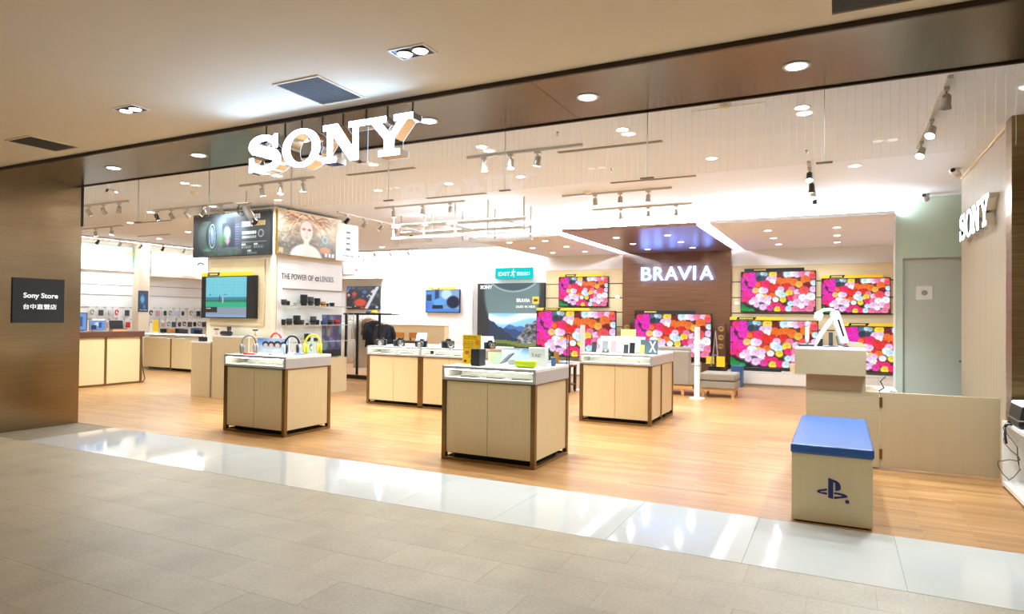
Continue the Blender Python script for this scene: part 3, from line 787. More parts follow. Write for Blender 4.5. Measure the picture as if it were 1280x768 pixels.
obj('lens_hood', MB().lathe([(.045, -.15), (.052, -.21)], 12, Matrix.Translation((.05, 0, -.34)) @ Matrix.Rotation(math.radians(-40), 4, 'Y')), M['black'], t)
obj('cable', MB().tube([(-.15, 0, -.19), (-.19, 0, -.24), (-.18, 0, -.33), (-.12, 0, -.37), (-.03, 0, -.36)], .007), M['black'], t)

# ------------------------------------------------------------------ SIGNS: slab letters
def arc(cx, cz, rx, rz, a0, a1, n):
    return [(cx + rx * math.cos(math.radians(a0 + (a1 - a0) * i / n)), cz + rz * math.sin(math.radians(a0 + (a1 - a0) * i / n))) for i in range(n + 1)]

def letter_shapes():
    """slab serif letters in a box one unit high; each a list of ('strip', a, b, closed) or ('poly', pts); width returned"""
    L = []
    # S : spine of varying width, plus two serifs
    cl = arc(.52, .735, .36, .195, 28, 180, 12) + [(.17, .70)] + []
    pts = arc(.54, .725, .36, .20, 35, 205, 14) + arc(.60, .285, .40, .215, 80, -150, 18)[1:]
    # smooth spine
    p = [Vector((x, z)) for x, z in pts]
    a = []; b = []
    n = len(p)
    for i in range(n):
        d = (p[min(i + 1, n - 1)] - p[max(i - 1, 0)]).normalized(); nn = Vector((-d.y, d.x))
        s = i / (n - 1)
        w = 0.075 + 0.075 * math.exp(-((s - .47) / .24) ** 2)
        a.append(tuple(p[i] + nn * w)); b.append(tuple(p[i] - nn * w))
    L.append((1.16, [('strip', a, b, False), ('poly', [(.86, .62), (1.0, .62), (1.0, 1.0), (.90, 1.0), (.80, .86)]), ('poly', [(.06, 0), (.16, 0), (.26, .14), (.20, .40), (.06, .40)])]))
    # O
    L.append((1.30, [('strip', arc(.65, .5, .65, .52, 0, 360, 40)[:-1], arc(.65, .5, .385, .39, 0, 360, 40)[:-1], True)]))
    # N
    L.append((1.42, [('poly', [(0, 0), (.46, 0), (.46, .15), (.33, .15), (.33, .72), (.93, 0), (1.20, 0), (1.20, .85), (1.42, .85), (1.42, 1), (.88, 1), (.88, .85), (1.02, .85), (1.02, .33), (.50, 1), (0, 1), (0, .85), (.15, .85), (.15, .15), (0, .15)])]))
    # Y
    L.append((1.40, [('poly', [(.38, 0), (1.02, 0), (1.02, .15), (.85, .15), (.85, .42), (1.22, .85), (1.40, .85), (1.40, 1), (.84, 1), (.84, .85), (.98, .85), (.72, .55), (.45, .85), (.60, .85), (.60, 1), (0, 1), (0, .85), (.15, .85), (.55, .42), (.55, .15), (.38, .15)])]))
    return L

def make_slab_sign(name, label, loc, rotz, slots, h, depth, side, rods, lit='letter'):
    t = thing(name, label, 'sign', loc, rotz)
    for (w, shapes), (x0, x1) in zip(letter_shapes(), slots):
        s = (x1 - x0) / w
        body = MB(); face = MB()
        for sh in shapes:
            if sh[0] == 'poly':
                q = [(x0 + x * s, z * h) for x, z in sh[1]]
                body.prism(q, 0.004, depth); face.prism(q, 0.0, 0.004)
            else:
                qa = [(x0 + x * s, z * h) for x, z in sh[1]]; qb = [(x0 + x * s, z * h) for x, z in sh[2]]
                body.strip(qa, qb, 0.004, depth, sh[3]); face.strip(qa, qb, 0.0, 0.004, sh[3])
        o = obj('letter', body, M[side], t)
        obj('lit_face', face, M[lit], o)
        if rods:
            bk = MB(); bk.v = [(p[0], depth + (.001 if p[1] < .002 else .003), p[2]) for p in face.v]; bk.f = list(face.f)
            obj('lit_back', bk, M['backlit'], o)
        if rods:
            for f in (0.3, 0.85):
                xr = x0 + (x1 - x0) * f
                obj('hanging_rod', MB().box(xr - .006, xr + .006, depth - .03, depth - .02, h * .93, rods), M['trimdark'], t)
    return t
slots = [(-4.70, -4.285), (-4.28, -3.855), (-3.825, -3.385), (-3.37, -2.925)]
make_slab_sign('entrance_sign', 'large lit white slab letters hanging over the entrance under the bronze soffit', (0, 4.10, 2.745), 0, slots, 0.315, 0.12, 'chrome', 0.43)
make_slab_sign('wall_sign', 'lit white slab letters on the beige right wall', (1.36, 9.90, 2.50), -PI / 2, [(0.0, .41), (.43, .85), (.87, 1.32), (1.34, 1.78)], 0.315, 0.09, 'chrome', 0, 'letter3')

# six plain capitals on the walnut wall
t = thing('feature_sign', 'lit white capital letters on the walnut feature wall above the middle television', 'sign', (0, 15.9, 0))
for ch, xa, xb in (('B', -4.375, -4.135), ('R', -4.063, -3.836), ('A', -3.79, -3.49), ('V', -3.485, -3.165), ('I', -3.118, -3.062), ('A', -2.958, -2.657)):
    w = xb - xa
    if ch == 'I':
        bm_ = MB().box(-.022, .022, -.006, .006, -.16, .16).mesh('letter')
    else:
        bm_ = text_mesh(ch, w, .32, 0.012, -0.004)
    o = link('letter', bm_, M['letter2'], t, ((xa + xb) / 2, -.075, 2.58))
    hm = link('halo_backing', bm_.copy(), None, o, (0, .035, 0))
    hm.data.materials.clear(); hm.data.materials.append(M['halo'])
    obj('standoff', MB().cyl((0, .0, .0), (0, .072, 0), .008, 8), M['silver'], o)

# store plaque on the metal wall
t = thing('store_plaque', 'black square plaque with white lettering on the brushed metal wall', 'sign', (-9.18, 4.752, 1.635), PI / 2)
obj('plate', MB().box(-.302, .302, -.018, 0, -.283, .283), M['blackmatte'], t)
text('lettering', 'Sony Store', .405, .085, M['wletter'], t, (.02, -.0195, .055), .002, .02)
text('lettering', '台中直營店', .39, .068, M['wletter'], t, (.012, -.0195, -.078), .002, .012)

# exit sign
t = thing('exit_sign', 'cyan lit exit sign with a white running figure on the white wall', 'sign', (-7.95, 15.99, 2.68))
obj('light_box', MB().box(-.56, .56, -.08, 0, -.145, .145), M['exit'], t)
text('lettering', 'EXIT', .36, .10, M['exitw'], t, (-.28, -.082, -.02), .002, .012)
text('lettering', '緊急出口', .38, .10, M['exitw'], t, (.30, -.082, -.02), .002, .012)
fg = MB().lathe([(.001, -.02), (.02, 0), (.001, .02)], 10, Matrix.Translation((.01, -.085, .09)))
fg.tube([(.0, -.085, .06), (-.015, -.085, -.02)], .016, 6).tube([(-.015, -.085, -.02), (.03, -.085, -.06), (.01, -.085, -.11)], .011, 6).tube([(-.015, -.085, -.02), (-.04, -.085, -.06), (-.075, -.085, -.07)], .011, 6).tube([(0, -.085, .045), (.045, -.085, .02), (.06, -.085, .045)], .009, 6).tube([(0, -.085, .045), (-.045, -.085, .03), (-.05, -.085, -.01)], .009, 6)
obj('running_figure', fg, M['exitw'], t)

# ------------------------------------------------------------------ TELEVISIONS
FL = flowers()
flower_me = sheet_mesh('screen', FL, 1.0, 1.0)
def television(x0, x1, z0, z1, y, label, me, m, labelstrip='yellow', group=None, rotz=0.0, inset=(0, 0), depth=.05, strip_frac=(0, .75), stand=0.0):
    w, h = x1 - x0, z1 - z0
    t = thing('television', label, 'television', ((x0 + x1) / 2, y, (z0 + z1) / 2), rotz, group)
    obj('cabinet', MB().box(-w / 2, w / 2, -depth, 0, -h / 2, h / 2), M['black'], t, bevel=.004)
    s = link('screen', me, m, t, (inset[0], -depth - .002, inset[1] if len(inset) > 1 else 0))
    s.scale = (w - .03 - (inset[2] if len(inset) > 2 else 0), 1, h - .035)
    if stand:
        for sx in (-.32, .32):
            obj('stand_foot', MB().box(w * sx - .02, w * sx + .02, -.13, .08, -h / 2 - stand, -h / 2 - stand + .012).box(w * sx - .012, w * sx + .012, -.04, -.01, -h / 2 - stand + .012, -h / 2), M['black'], t)
    if labelstrip:
        a, b = strip_frac
        e = obj('energy_label', MB().box(-w / 2 + w * a, -w / 2 + w * b, -depth, -depth + .004, h / 2, h / 2 + .07), M[labelstrip], t)
        k = a + (b - a) * .12
        obj('label_print', MB().prism([(-w / 2 + w * k, h / 2 + .006), (-w / 2 + w * (k + .22), h / 2 + .006), (-w / 2 + w * (k + .24), h / 2 + .066), (-w / 2 + w * (k + .02), h / 2 + .066)], -depth - .003, -depth), M['blackmatte'], e)
        pm = MB()
        for q in range(9):
            pm.box(-w / 2 + w * (k + .04 + .018 * q), -w / 2 + w * (k + .052 + .018 * q), -depth - .0045, -depth - .003, h / 2 + .02, h / 2 + .05)
        obj('label_lettering', pm, M['paleyellow'], e)
    return t
YT = 15.94
G = 'televisions showing flowers'
television(-6.60, -5.24, 1.765, 2.545, YT, 'flower-screen television high on the pale slat wall, left of the walnut wall', flower_me, M['screen'], 'yellow', G, strip_frac=(0.02, .9))
television(-7.15, -4.97, .46, 1.66, 15.75, 'large flower-screen television standing low, left of the walnut wall', flower_me, M['screen'], 'yellow', G, strip_frac=(0, .68), stand=.10)
television(-4.50, -2.66, .56, 1.605, 15.75, 'flower-screen television in front of the walnut feature wall, behind the phone counter', flower_me, M['screen'], 'blackmatte', G, strip_frac=(0, .8), stand=.11)
television(-2.04, -.455, 1.655, 2.585, YT, 'flower-screen television high right of the walnut wall, left one of the upper two', flower_me, M['screen'], 'blackmatte', G, strip_frac=(.05, .85))
television(-.345, .975, 1.635, 2.405, YT, 'flower-screen television high on the slat wall, next to the green wall', flower_me, M['screen'], 'yellow', G, strip_frac=(0, .9))
television(-2.25, -.40, .40, 1.47, 15.75, 'flower-screen television low right of the walnut wall, behind the taupe counter', flower_me, M['screen'], 'yellow', G, strip_frac=(0, .62), stand=.065)
television(.02, 1.70, .40, 1.365, 15.75, 'flower-screen television low at the right, half hidden behind the green wall', flower_me, M['screen'], 'yellow', G, strip_frac=(0, .75), stand=.065)

# ball game on the column television
a, u, v = canvas(120, 90, (.42, .80, .88))
a[:] = np.stack([.36 + .10 * (1 - v), .76 + .06 * (1 - v), .88 + 0 * v], -1)
gr_ = ((u * 44) % 1 < .22) | ((v * 34) % 1 < .22); a[gr_ & (v < .55)] = (.52, .86, .92)
rect(a, u, v, 0, 1, .50, .57, (.18, .55, .66)); rect(a, u, v, 0, 1, .57, .62, (.16, .50, .30)); rect(a, u, v, 0, 1, .62, .76, (.12, .72, .56))
rect(a, u, v, 0, 1, .76, .93, (.58, .62, .70)); rect(a, u, v, 0, 1, .93, 1, (.55, .68, .84))
rect(a, u, v, 0, .29, .75, .88, (.10, .10, .12)); rows_of_print(a, u, v, .02, .14, .77, .81, 1, (.9, .9, .9), 2)
rect(a, u, v, .33, .37, .50, .62, (.30, .26, .40)); rect(a, u, v, .345, .365, .46, .50, (.5, .3, .3)); rect(a, u, v, .42, .44, .50, .63, (.85, .85, .9))
rect(a, u, v, .08, .14, .42, .47, (.30, .62, .74)); rect(a, u, v, .46, .52, .42, .46, (.30, .60, .72))
game_me = sheet_mesh('screen', a, 1, 1)
television(-10.45, -9.08, 1.41, 2.165, 8.198, 'wall television showing a ball game on the poster column', game_me, M['screen_dim'], 'yellow', None, inset=(-.04, 0, .30), depth=.07, strip_frac=(0, .95))

# blue room, and a second clip
a, u, v = canvas(100, 60, (.22, .42, .70))
a[:] = np.stack([.25 + .25 * u, .45 + .2 * u, .78 + 0 * u], -1)
rect(a, u, v, 0, .25, .1, .55, (.30, .55, .80)); rect(a, u, v, .03, .18, .2, .5, (.12, .2, .34)); rect(a, u, v, .28, .40, 0, .55, (.14, .22, .42))
blend(a, soft(np.hypot((u - .62) * 1.4, v - .2) - .22, .1), (.72, .84, .95)); blend(a, soft(np.hypot((u - .82) * 1.5, v - .55) - .28, .08), (.08, .10, .22))
blend(a, soft(np.hypot((u - .42), v - .55) - .18, .06), (.36, .62, .90)); rect(a, u, v, .2, .52, .68, .85, (.08, .10, .18)); rect(a, u, v, 0, 1, .87, 1, (.25, .5, .86))
blue_me = sheet_mesh('screen', a, 1, 1)
television(-10.78, -9.62, 1.585, 2.245, 15.92, 'television showing a blue room on the white back wall', blue_me, M['screen'], 'yellow', None, depth=.06, strip_frac=(.08, .9))
a, u, v = canvas(100, 60, (.10, .09, .12))
r_ = np.random.default_rng(5)
for k in range(46):
    cx, cy, rr = r_.random(), r_.random(), .03 + .07 * r_.random()
    c = [(.2, .35, .7), (.75, .78, .85), (.85, .2, .1), (.55, .12, .10), (.12, .16, .3)][r_.integers(5)] if cx < .62 else [(.8, .8, .84), (.3, .3, .36), (.1, .1, .14)][r_.integers(3)]
    blend(a, soft(np.abs(u - cx) + np.abs(v - cy) * .8 - rr, .02), c)
blend(a, soft(np.hypot(u - .42, (v - .72) * 1.2) - .2, .1), (.86, .28, .14))
blend(a, soft(np.abs((u - .78) + (v - .5) * .35) - .05, .03), (.86, .86, .9))
clip_me = sheet_mesh('screen', a, 1, 1)
television(-13.78, -12.5, 1.665, 2.375, 15.98, 'television with a dark busy red and blue picture beyond the poster column', clip_me, M['screen_dim'], None, None, depth=.06)

# ------------------------------------------------------------------ POSTERS
# dark camera poster
a, u, v = canvas(190, 76, (.25, .27, .28))
a *= (1.06 - .5 * np.abs(v - .45) - .25 * np.abs(u - .5))[..., None]
blend(a, .55 * soft(np.hypot((u - .45) * 1.5, (v - .5)) - .25, .6), (.50, .56, .60))
blend(a, .95 * soft(np.hypot((u - .245) * 4.6, (v - .52)) - .34, .05), (.15, .19, .18))                      # lens, seen from the side front
for k in range(9):
    blend(a, .55 * soft(np.abs(np.hypot((u - .245 + .012 * k) * 4.6, v - .52) - .34) - .008, .02) * (u < .25), (.38, .50, .42))
blend(a, soft(np.abs(np.hypot((u - .262) * 6.4, v - .52) - .27) - .012, .03), (.74, .84, .88)); blend(a, .9 * soft(np.hypot((u - .265) * 7.0, v - .52) - .20, .06), (.40, .47, .55)); blend(a, .8 * soft(np.hypot((u - .255) * 9, v - .40) - .08, .06), (.80, .92, .95))
rect(a, u, v, .395, .62, .24, .80, (.19, .21, .24)); rect(a, u, v, .44, .55, .12, .25, (.22, .24, .27)); rect(a, u, v, .56, .62, .20, .80, (.27, .28, .35))   # camera body
blend(a, .9 * soft(np.hypot((u - .455) * 3.4, v - .50) - .19, .04), (.34, .38, .36)); blend(a, .9 * soft(np.hypot((u - .46) * 3.6, v - .47) - .11, .08), (.74, .95, .93)); blend(a, .8 * soft(np.abs(u - .465) + np.abs(v - .66) * .3 - .03, .03), (.72, .50, .58))
for k in range(9):
    rect(a, u, v, .565, .615, .28 + .055 * k, .295 + .055 * k, (.40, .41, .50))
blend(a, .45 * soft(np.hypot((u - .40) * 2.4, v - .62) - .14, .08), (.30, .50, .28)); blend(a, .3 * vnoise(u, v, 40, 4) * (v > .8) * (np.abs(u - .4) < .25), (.45, .62, .45))
def word(u0, u1, v0, v1, n, c):
    for k in range(n):
        x0 = u0 + (u1 - u0) * k / n; x1 = x0 + (u1 - u0) / n * .82
        rect(a, u, v, x0, x1, v0, v1, c); rect(a, u, v, x0 + (x1 - x0) * .3, x0 + (x1 - x0) * .55, v0 + (v1 - v0) * (.25 if k % 2 else .5), v0 + (v1 - v0) * (.55 if k % 2 else .8), np.array(c) * .45)
word(.72, .88, .08, .19, 5, (.95, .95, .95)); word(.65, .79, .24, .35, 5, (.97, .97, .97)); word(.80, .94, .24, .34, 5, (.86, .72, .44))
word(.655, .83, .46, .53, 9, (.97, .97, .97)); word(.655, .83, .56, .62, 11, (.80, .80, .80)); blend(a, soft(np.abs(np.hypot((u - .885) * 2.5, v - .52) - .075) - .012, .02), (.72, .72, .74)); rect(a, u, v, .65, .95, .70, .705, (.6, .6, .6))
for (x0, y0) in ((.65, .74), (.80, .74), (.72, .88)):
    word(x0, x0 + .05, y0, y0 + .035, 3, (.82, .82, .82)); rows_of_print(a, u, v, x0, x0 + .12, y0 + .05, y0 + .11, 2, (.55, .57, .58), 5)
t = thing('camera_poster', 'large dark poster of a camera and lens at the top of the column', 'poster', (-9.73, 8.17, 2.915))
obj('poster_board', MB().box(-.985, .985, -.03, .02, -.39, .39), M['blackmatte'], t)
link('poster_print', sheet_mesh('poster_print', a, 1.96, .77), M['print'], t, (0, -.032, 0))

# poster of a woman with blowing hair
a, u, v = canvas(150, 80, (.66, .64, .58))
n1 = vnoise(u * .99, v, 26, 11); n2 = vnoise(u * .99, v, 9, 12)
lo = np.clip((v - .30) * 2.2, 0, 1)
a[:] = (np.array((.80, .72, .62)) * (1 - lo[..., None]) + np.array((.40, .38, .34)) * lo[..., None]) * (.72 + .55 * n1 * n2 + .15)[..., None]
for k in range(60):
    cx, cy = r_.uniform(.0, .34), r_.uniform(.45, .97); blend(a, .6 * soft(np.hypot((u - cx) * 2, v - cy) - r_.uniform(.01, .035), .02), [(.36, .36, .34), (.68, .64, .66), (.42, .46, .34), (.78, .70, .56)][k % 4])
hx, hy = .47, .30
for k in range(54):                                                   # hair streaming from the head to both upper corners
    f = k / 54; side = -1 if k % 2 else 1
    reach = .50 * (.5 + .5 * r_.random()); end = r_.uniform(-.05, .62) * (.75 if side < 0 else 1)
    q = np.clip((u - hx) * side / reach, 0, 1); yc = (hy - .24) + (end - hy + .24) * q ** 1.5 + .05 * np.sin(q * 6 + k)
    on = ((u - hx) * side > -.02) & ((u - hx) * side < reach)
    blend(a, .85 * soft(np.abs(v - yc) - .010 - .012 * (1 - q), .018) * on, [(.62, .42, .28), (.96, .86, .70), (.76, .56, .40), (.99, .94, .84), (.48, .32, .22)][k % 5])
blend(a, .9 * soft(np.hypot((u - .80) * 1.6, v - .56) - .13, .06), (.44, .48, .46)); blend(a, .9 * soft(np.abs(np.hypot((u - .80) * 1.6, v - .54) - .075) - .014, .02), (.68, .74, .72))
blend(a, .9 * soft(np.hypot((u - .80) * 1.2, (v - .80) * 1.5) - .12, .05), (.84, .60, .48))
blend(a, soft(np.hypot((u - .47) * 1.3, (v - 1.06)) - .36, .05), (.99, .96, .93)); blend(a, soft(np.maximum(np.abs(u - .47) * 1.6 - .075, .5 - v), .04), (.99, .95, .92))
blend(a, soft(np.hypot((u - .47) * 2.3, (v - .40)) - .245, .035), (1.0, .97, .94))
for sx in (-.048, .048):
    blend(a, .95 * soft(np.hypot((u - .47 - sx) * 2.2, (v - .355) * 2.4) - .075, .03), (.90, .50, .54)); blend(a, .9 * soft(np.hypot((u - .47 - sx) * 2.2, (v - .358) * 4) - .045, .02), (.40, .22, .24))
blend(a, .7 * soft(np.hypot((u - .47) * 1.6, (v - .545) * 3.2) - .04, .02), (.86, .50, .50)); blend(a, .35 * soft(np.hypot((u - .475) * 5, (v - .46)) - .05, .03), (.88, .74, .68))
rect(a, u, v, .02, .085, .85, .95, (.70, .60, .38)); rect(a, u, v, .10, .14, .85, .95, (.45, .38, .28))
for k in range(3):
    rect(a, u, v, .80 + .065 * k, .84 + .065 * k, .86, .95, (.92, .92, .90))
t = thing('portrait_poster', 'poster of a woman with blowing hair on the side of the column', 'poster', (-8.70, 8.955, 2.925), PI / 2)
obj('poster_board', MB().box(-.73, .73, -.03, .02, -.385, .39), M['gold'], t)
link('poster_print', sheet_mesh('poster_print', a, 1.44, .76), M['print'], t, (0, -.032, 0))
a, u, v = canvas(40, 70, (.97, .97, .95))
for k in range(4):
    rect(a, u, v, .42, .62, .20 + .15 * k, .26 + .15 * k, (.25, .25, .28))
rows_of_print(a, u, v, .3, .8, .84, .89, 1, (.6, .6, .62), 3)
t = thing('white_poster', 'narrow white poster with four small dark pictures beside the woman poster', 'poster', (-8.70, 10.02, 2.92), PI / 2)
obj('poster_board', MB().box(-.325, .325, -.03, .02, -.375, .36), M['wplastic'], t)
link('poster_print', sheet_mesh('poster_print', a, .63, .72), M['print'], t, (0, -.032, -.005))

# poster at the back
a, u, v = canvas(90, 40, (.95, .95, .93))
for k in range(30):
    cx, cy = r_.uniform(.02, .62), r_.uniform(.1, .9); blend(a, .75 * soft(np.hypot((u - cx) * 2.2, v - cy) - .09, .05), [(.60, .78, .76), (.85, .90, .88), (.48, .52, .58), (.92, .82, .72), (.70, .84, .82)][k % 5])
blend(a, soft(np.hypot((u - .5) * 3, (v - .55)) - .2, .06), (.62, .80, .82)); blend(a, soft(np.hypot((u - .52) * 2.6, (v - .2)) - .09, .03), (.25, .22, .24)); blend(a, soft(np.hypot((u - .34) * 2.5, v - .78) - .1, .04), (.86, .25, .25)); blend(a, soft(np.hypot((u - .52) * 1.6, (v - .86) * 1.4) - .12, .04), (.28, .30, .38))
for cx in (.80, .90):
    blend(a, soft(np.hypot((u - cx) * 2.2, v - .62) - .08, .03), (.55, .56, .6))
t = thing('family_poster', 'poster of people by greenery high on the back wall beyond the column', 'poster', (-13.15, 15.97, 3.03))
obj('poster_board', MB().box(-.78, .78, -.05, 0, -.28, .28), M['glam'], t)
link('poster_print', sheet_mesh('poster_print', a, 1.52, .53), M['lightbox'], t, (0, -.052, 0))
tag(obj('poster_shelf', MB().box(-14.1, -12.35, 15.7, 16.0, 2.60, 2.68), M['cream']), 'cream ledge below the back poster of people', 'shelf')

# backlit headers on the left wall
a, u, v = canvas(80, 40, (.97, .98, .95))
blend(a, .9 * soft(np.hypot((u - .05) * 1.2, v - .3) - .25, .12), (.97, .95, .62)); rect(a, u, v, .0, 1, .0, .06, (.45, .62, .58)); rect(a, u, v, .96, 1, 0, 1, (.40, .55, .50))
blend(a, .7 * soft(np.hypot((u - .90) * 2, v - .3) - .16, .06), (.86, .62, .36)); blend(a, .5 * soft(np.hypot((u - .88) * 2, v - .75) - .16, .06), (.92, .78, .74))
t = thing('backlit_header', 'bright backlit picture above the left bay next to the metal wall', 'lightbox', (-17.28, 10.2, 3.0), PI / 2)
obj('frame', MB().box(-1.15, 1.15, 0, .12, -.33, .30), M['glam'], t); link('poster_print', sheet_mesh('poster_print', a, 2.24, .56), M['lightbox'], t, (0, -.002, -.015))
a, u, v = canvas(100, 36, (.98, .98, .96))
rows_of_print(a, u, v, .38, .46, .42, .60, 1, (.45, .45, .46), 2); blend(a, .6 * soft(np.abs(np.hypot((u - .53) * 2.6, v - .5) - .09) - .02, .03), (.55, .55, .55))
blend(a, soft(np.hypot((u - .79) * 2.4, v - .42) - .17, .03), (.15, .14, .16)); blend(a, soft(np.hypot((u - .79) * 2.6, v - .52) - .13, .03), (.95, .88, .84)); blend(a, soft(np.hypot((u - .79) * 1.8, v - 1.0) - .2, .05), (.96, .96, .97))
rect(a, u, v, .90, 1, 0, 1, (.62, .84, .84)); blend(a, .5 * soft(np.hypot(u * 2, v - .8) - .3, .2), (.97, .93, .72))
t = thing('backlit_header', 'bright backlit picture above the accessory wall with one dark-haired head', 'lightbox', (-16.98, 12.6, 2.87), PI / 2)
obj('frame', MB().box(-.98, 1.0, 0, .12, -.30, .32), M['glam'], t); link('poster_print', sheet_mesh('poster_print', a, 1.95, .58), M['lightbox'], t, (0, -.002, 0))

# black display wall with a mountain view
a, u, v = canvas(130, 100, (.16, .17, .18))
d = np.hypot((u - .52) * 1.35, (v - .10) * .8 + .0) - .56
k = soft(d, .05) * (v < .92)
a[:] = a * (1 - k[..., None]) + np.stack([.30 + .14 * v, .37 + .16 * v, .38 + .16 * v], -1) * k[..., None]
dd = np.hypot((u - .55) * .9, (v + .30)) - .42
blend(a, soft(dd, .02), (.20, .26, .28)); blend(a, soft(np.abs(dd) - .006, .02), (.62, .70, .70))
mountains(a, u, v, .18, .89, .44, .93)
rect(a, u, v, .83, .92, .20, .30, (.88, .66, .20)); rect(a, u, v, .845, .905, .235, .265, (.3, .22, .08))
rect(a, u, v, .535, .541, 0, 1, (.10, .11, .12))
disp_img = a
t = thing('display_wall', 'tall black display wall with a mountain lake picture below the exit sign', 'display', (-8.02, 15.99, 0))
obj('wall_board', MB().box(-1.02, 1.02, -.12, 0, 0, 2.40), M['blackmatte'], t)
link('picture', sheet_mesh('picture', a, 2.02, 1.85), M['lightbox'], t, (0, -.122, 1.465))
M['lightbox'].node_tree.nodes['Principled BSDF'].inputs['Emission Strength'].default_value = 0.62
text('lettering', 'SONY', .38, .10, M['wletter'], t, (-.74, -.126, 2.30), .002, .03)
text('lettering', 'BRAVIA', .40, .10, M['wletter'], t, (.40, -.126, 1.93), .002, .01)
text('lettering', 'OLED 4K HDR', .58, .06, M['wletter'], t, (.47, -.126, 1.76), .002, .01)

# title on the lens wall
lt = thing('lens_wall_title', 'dark printed line of capitals on the white lens wall', 'lettering', (-8.732, 9.02, 2.165), PI / 2)
text('lettering', 'THE POWER OF', .77, .100, M['ink'], lt, (-.245, -.003, 0), .002, .0)
text('lettering', 'α', .10, .078, M['ink'], lt, (.24, -.003, -.012), .002, .02)
text('lettering', 'LENSES', .36, .100, M['greyink'], lt, (.50, -.003, 0), .002, .0)

# ------------------------------------------------------------------ DISPLAY COUNTERS
def counter(label, x0, x1, y0, y1, units=1, split=None, h=0.975):
    """cream cupboard counter with bronze posts and a lit showcase under its white top; origin at the middle of its footprint"""
    w, d = (x1 - x0) / 2, (y1 - y0) / 2
    t = thing('display_counter', label, 'display counter', ((x0 + x1) / 2, (y0 + y1) / 2, 0), 0, 'lit display counters')
    P = .048; zt = h - .145
    uw = 2 * w / units
    xs = [-w, w - P]
    for i in range(1, units):
        xs.append(-w + uw * i - P)
        xs.append(-w + uw * i)
    post_me = MB().box(0, P, 0, P, 0, zt).mesh('post')
    for x in xs:
        for y in (-d, d - P):
            link('post', post_me, M['post'], t, (x, y, 0))
    if split:
        link('post', post_me, M['post'], t, (w - P, -d + split, 0))
        link('post', post_me, M['post'], t, (-w, -d + split, 0))
    for y in (-d, d - .03):
        obj('base_rail', MB().box(-w + P, w - P, y, y + .03, .004, .028), M['post'], t)
    for x in (-w, w - .03):
        obj('base_rail', MB().box(x, x + .03, -d + P, d - P, .004, .028), M['post'], t)
    obj('carcass', MB().box(-w + .03, w - .03, -d + .035, d - .035, .065, zt), M['trimdark'], t)
    obj('plinth', MB().box(-w + .10, w - .10, -d + .10, d - .10, 0, .065), M['blackmatte'], t)
    obj('upper_rail', MB().box(-w, w, -d, d, zt - .012, zt), M['post'], t)
    for i in range(units):
        a = -w + uw * i + P + .002; b = -w + uw * (i + 1) - P - .002; mid = (a + b) / 2
        for l, r in ((a, mid - .0025), (mid + .0025, b)):
            obj('door', MB().box(l, r, -d + .012, -d + .034, .075, zt - .014), M['kiosk'], t, bevel=.0015, seg=1)
        obj('back_panel', MB().box(a, b, d - .034, d - .012, .075, zt - .014), M['kiosk'], t)
    ys = [(-d + P + .002, d - P - .002)] if not split else [(-d + P + .002, -d + split - .002), (-d + split + P + .002, d - P - .002)]
    for a, b in ys:
        for x in (-w + .012, w - .034):
            obj('side_panel', MB().box(x, x + .022, a, b, .075, zt - .014), M['kioskside'], t)
    # showcase
    bed = obj('showcase', MB().box(-w, w, -d, d, zt, zt + .022).box(-w, w, d - .02, d, zt + .022, h - .03).box(-w, -w + .02, -d, d - .02, zt + .022, h - .03).box(w - .02, w, -d, d - .02, zt + .022, h - .03), M['glam'], t)
    obj('top', MB().box(-w, w, -d, d, h - .03, h), M['wlam'], t, bevel=.002, seg=1)
    for i in range(units):
        a = -w + uw * i; b = a + uw
        obj('showcase_frame', MB().box(a, a + .028, -d - .004, -d + .01, zt + .0, h).box(b - .028, b, -d - .004, -d + .01, zt, h).box(a + .028, b - .028, -d - .004, -d + .01, h - .03, h).box(a + .028, b - .028, -d - .004, -d + .01, zt, zt + .026), M['glam'], t)
        obj('front_glass', MB().box(a + .028, b - .028, -d + .002, -d + .005, zt + .026, h - .03), M['cglass'], t)
        obj('light_strip', MB().box(a + .03, b - .03, -d + .03, -d + .05, h - .04, h - .031), M['led'], t)
        obj('display_bed', MB().box(a + .03, b - .03, -d + .012, -d + .34, zt + .022, zt + .027).box(a + .03, b - .03, -d + .34, -d + .345, zt + .022, h - .031), M['wplastic'], t)
    return t
counter('lit display counter with headphones on top, nearest the metal wall', -7.05, -5.99, 5.835, 6.635)
counter('lit display counter with a lime speaker on top, nearest the entrance', -3.725, -2.65, 5.81, 6.69)
counter('lit display counter with phones on top before the walnut wall', -3.35, -2.30, 8.88, 10.21, 1, .57)
counter('long two-unit display counter with cameras on top, middle of the store', -7.14, -4.97, 8.78, 10.0, 2)
# slim things lying in the showcases
for k, (x, y, w, wd) in enumerate([(-3.47, 5.9, .19, 'left'), (-3.17, 5.9, .18, 'middle'), (-2.87, 5.9, .19, 'right')]):
    t = tag(obj('earphone_card', MB().box(x - w / 2, x + w / 2, y, y + .10, .857, .861).tube([(x - w * .45, y + .01, .866), (x - w * .1, y + .03, .866), (x + w * .2, y + .015, .866), (x + w * .45, y + .03, .866)], .004, 6), M['darkgrey']), f'thin dark earphones on a card, {wd} of three inside the lime-speaker counter', 'earphones', 'earphones in the showcase')
for k, (x, wd) in enumerate([(-6.75, 'left'), (-6.52, 'middle'), (-6.28, 'right')]):
    tag(obj('earphone_card', MB().box(x - .07, x + .07, 5.95, 6.03, .857, .861).tube([(x - .06, 5.95, .865), (x, 5.97, .865), (x + .06, 5.96, .865)], .003, 6), M['grey']), f'thin grey earphones on a card, {wd} of three inside the headphone counter', 'earphones', 'earphones in the showcase')
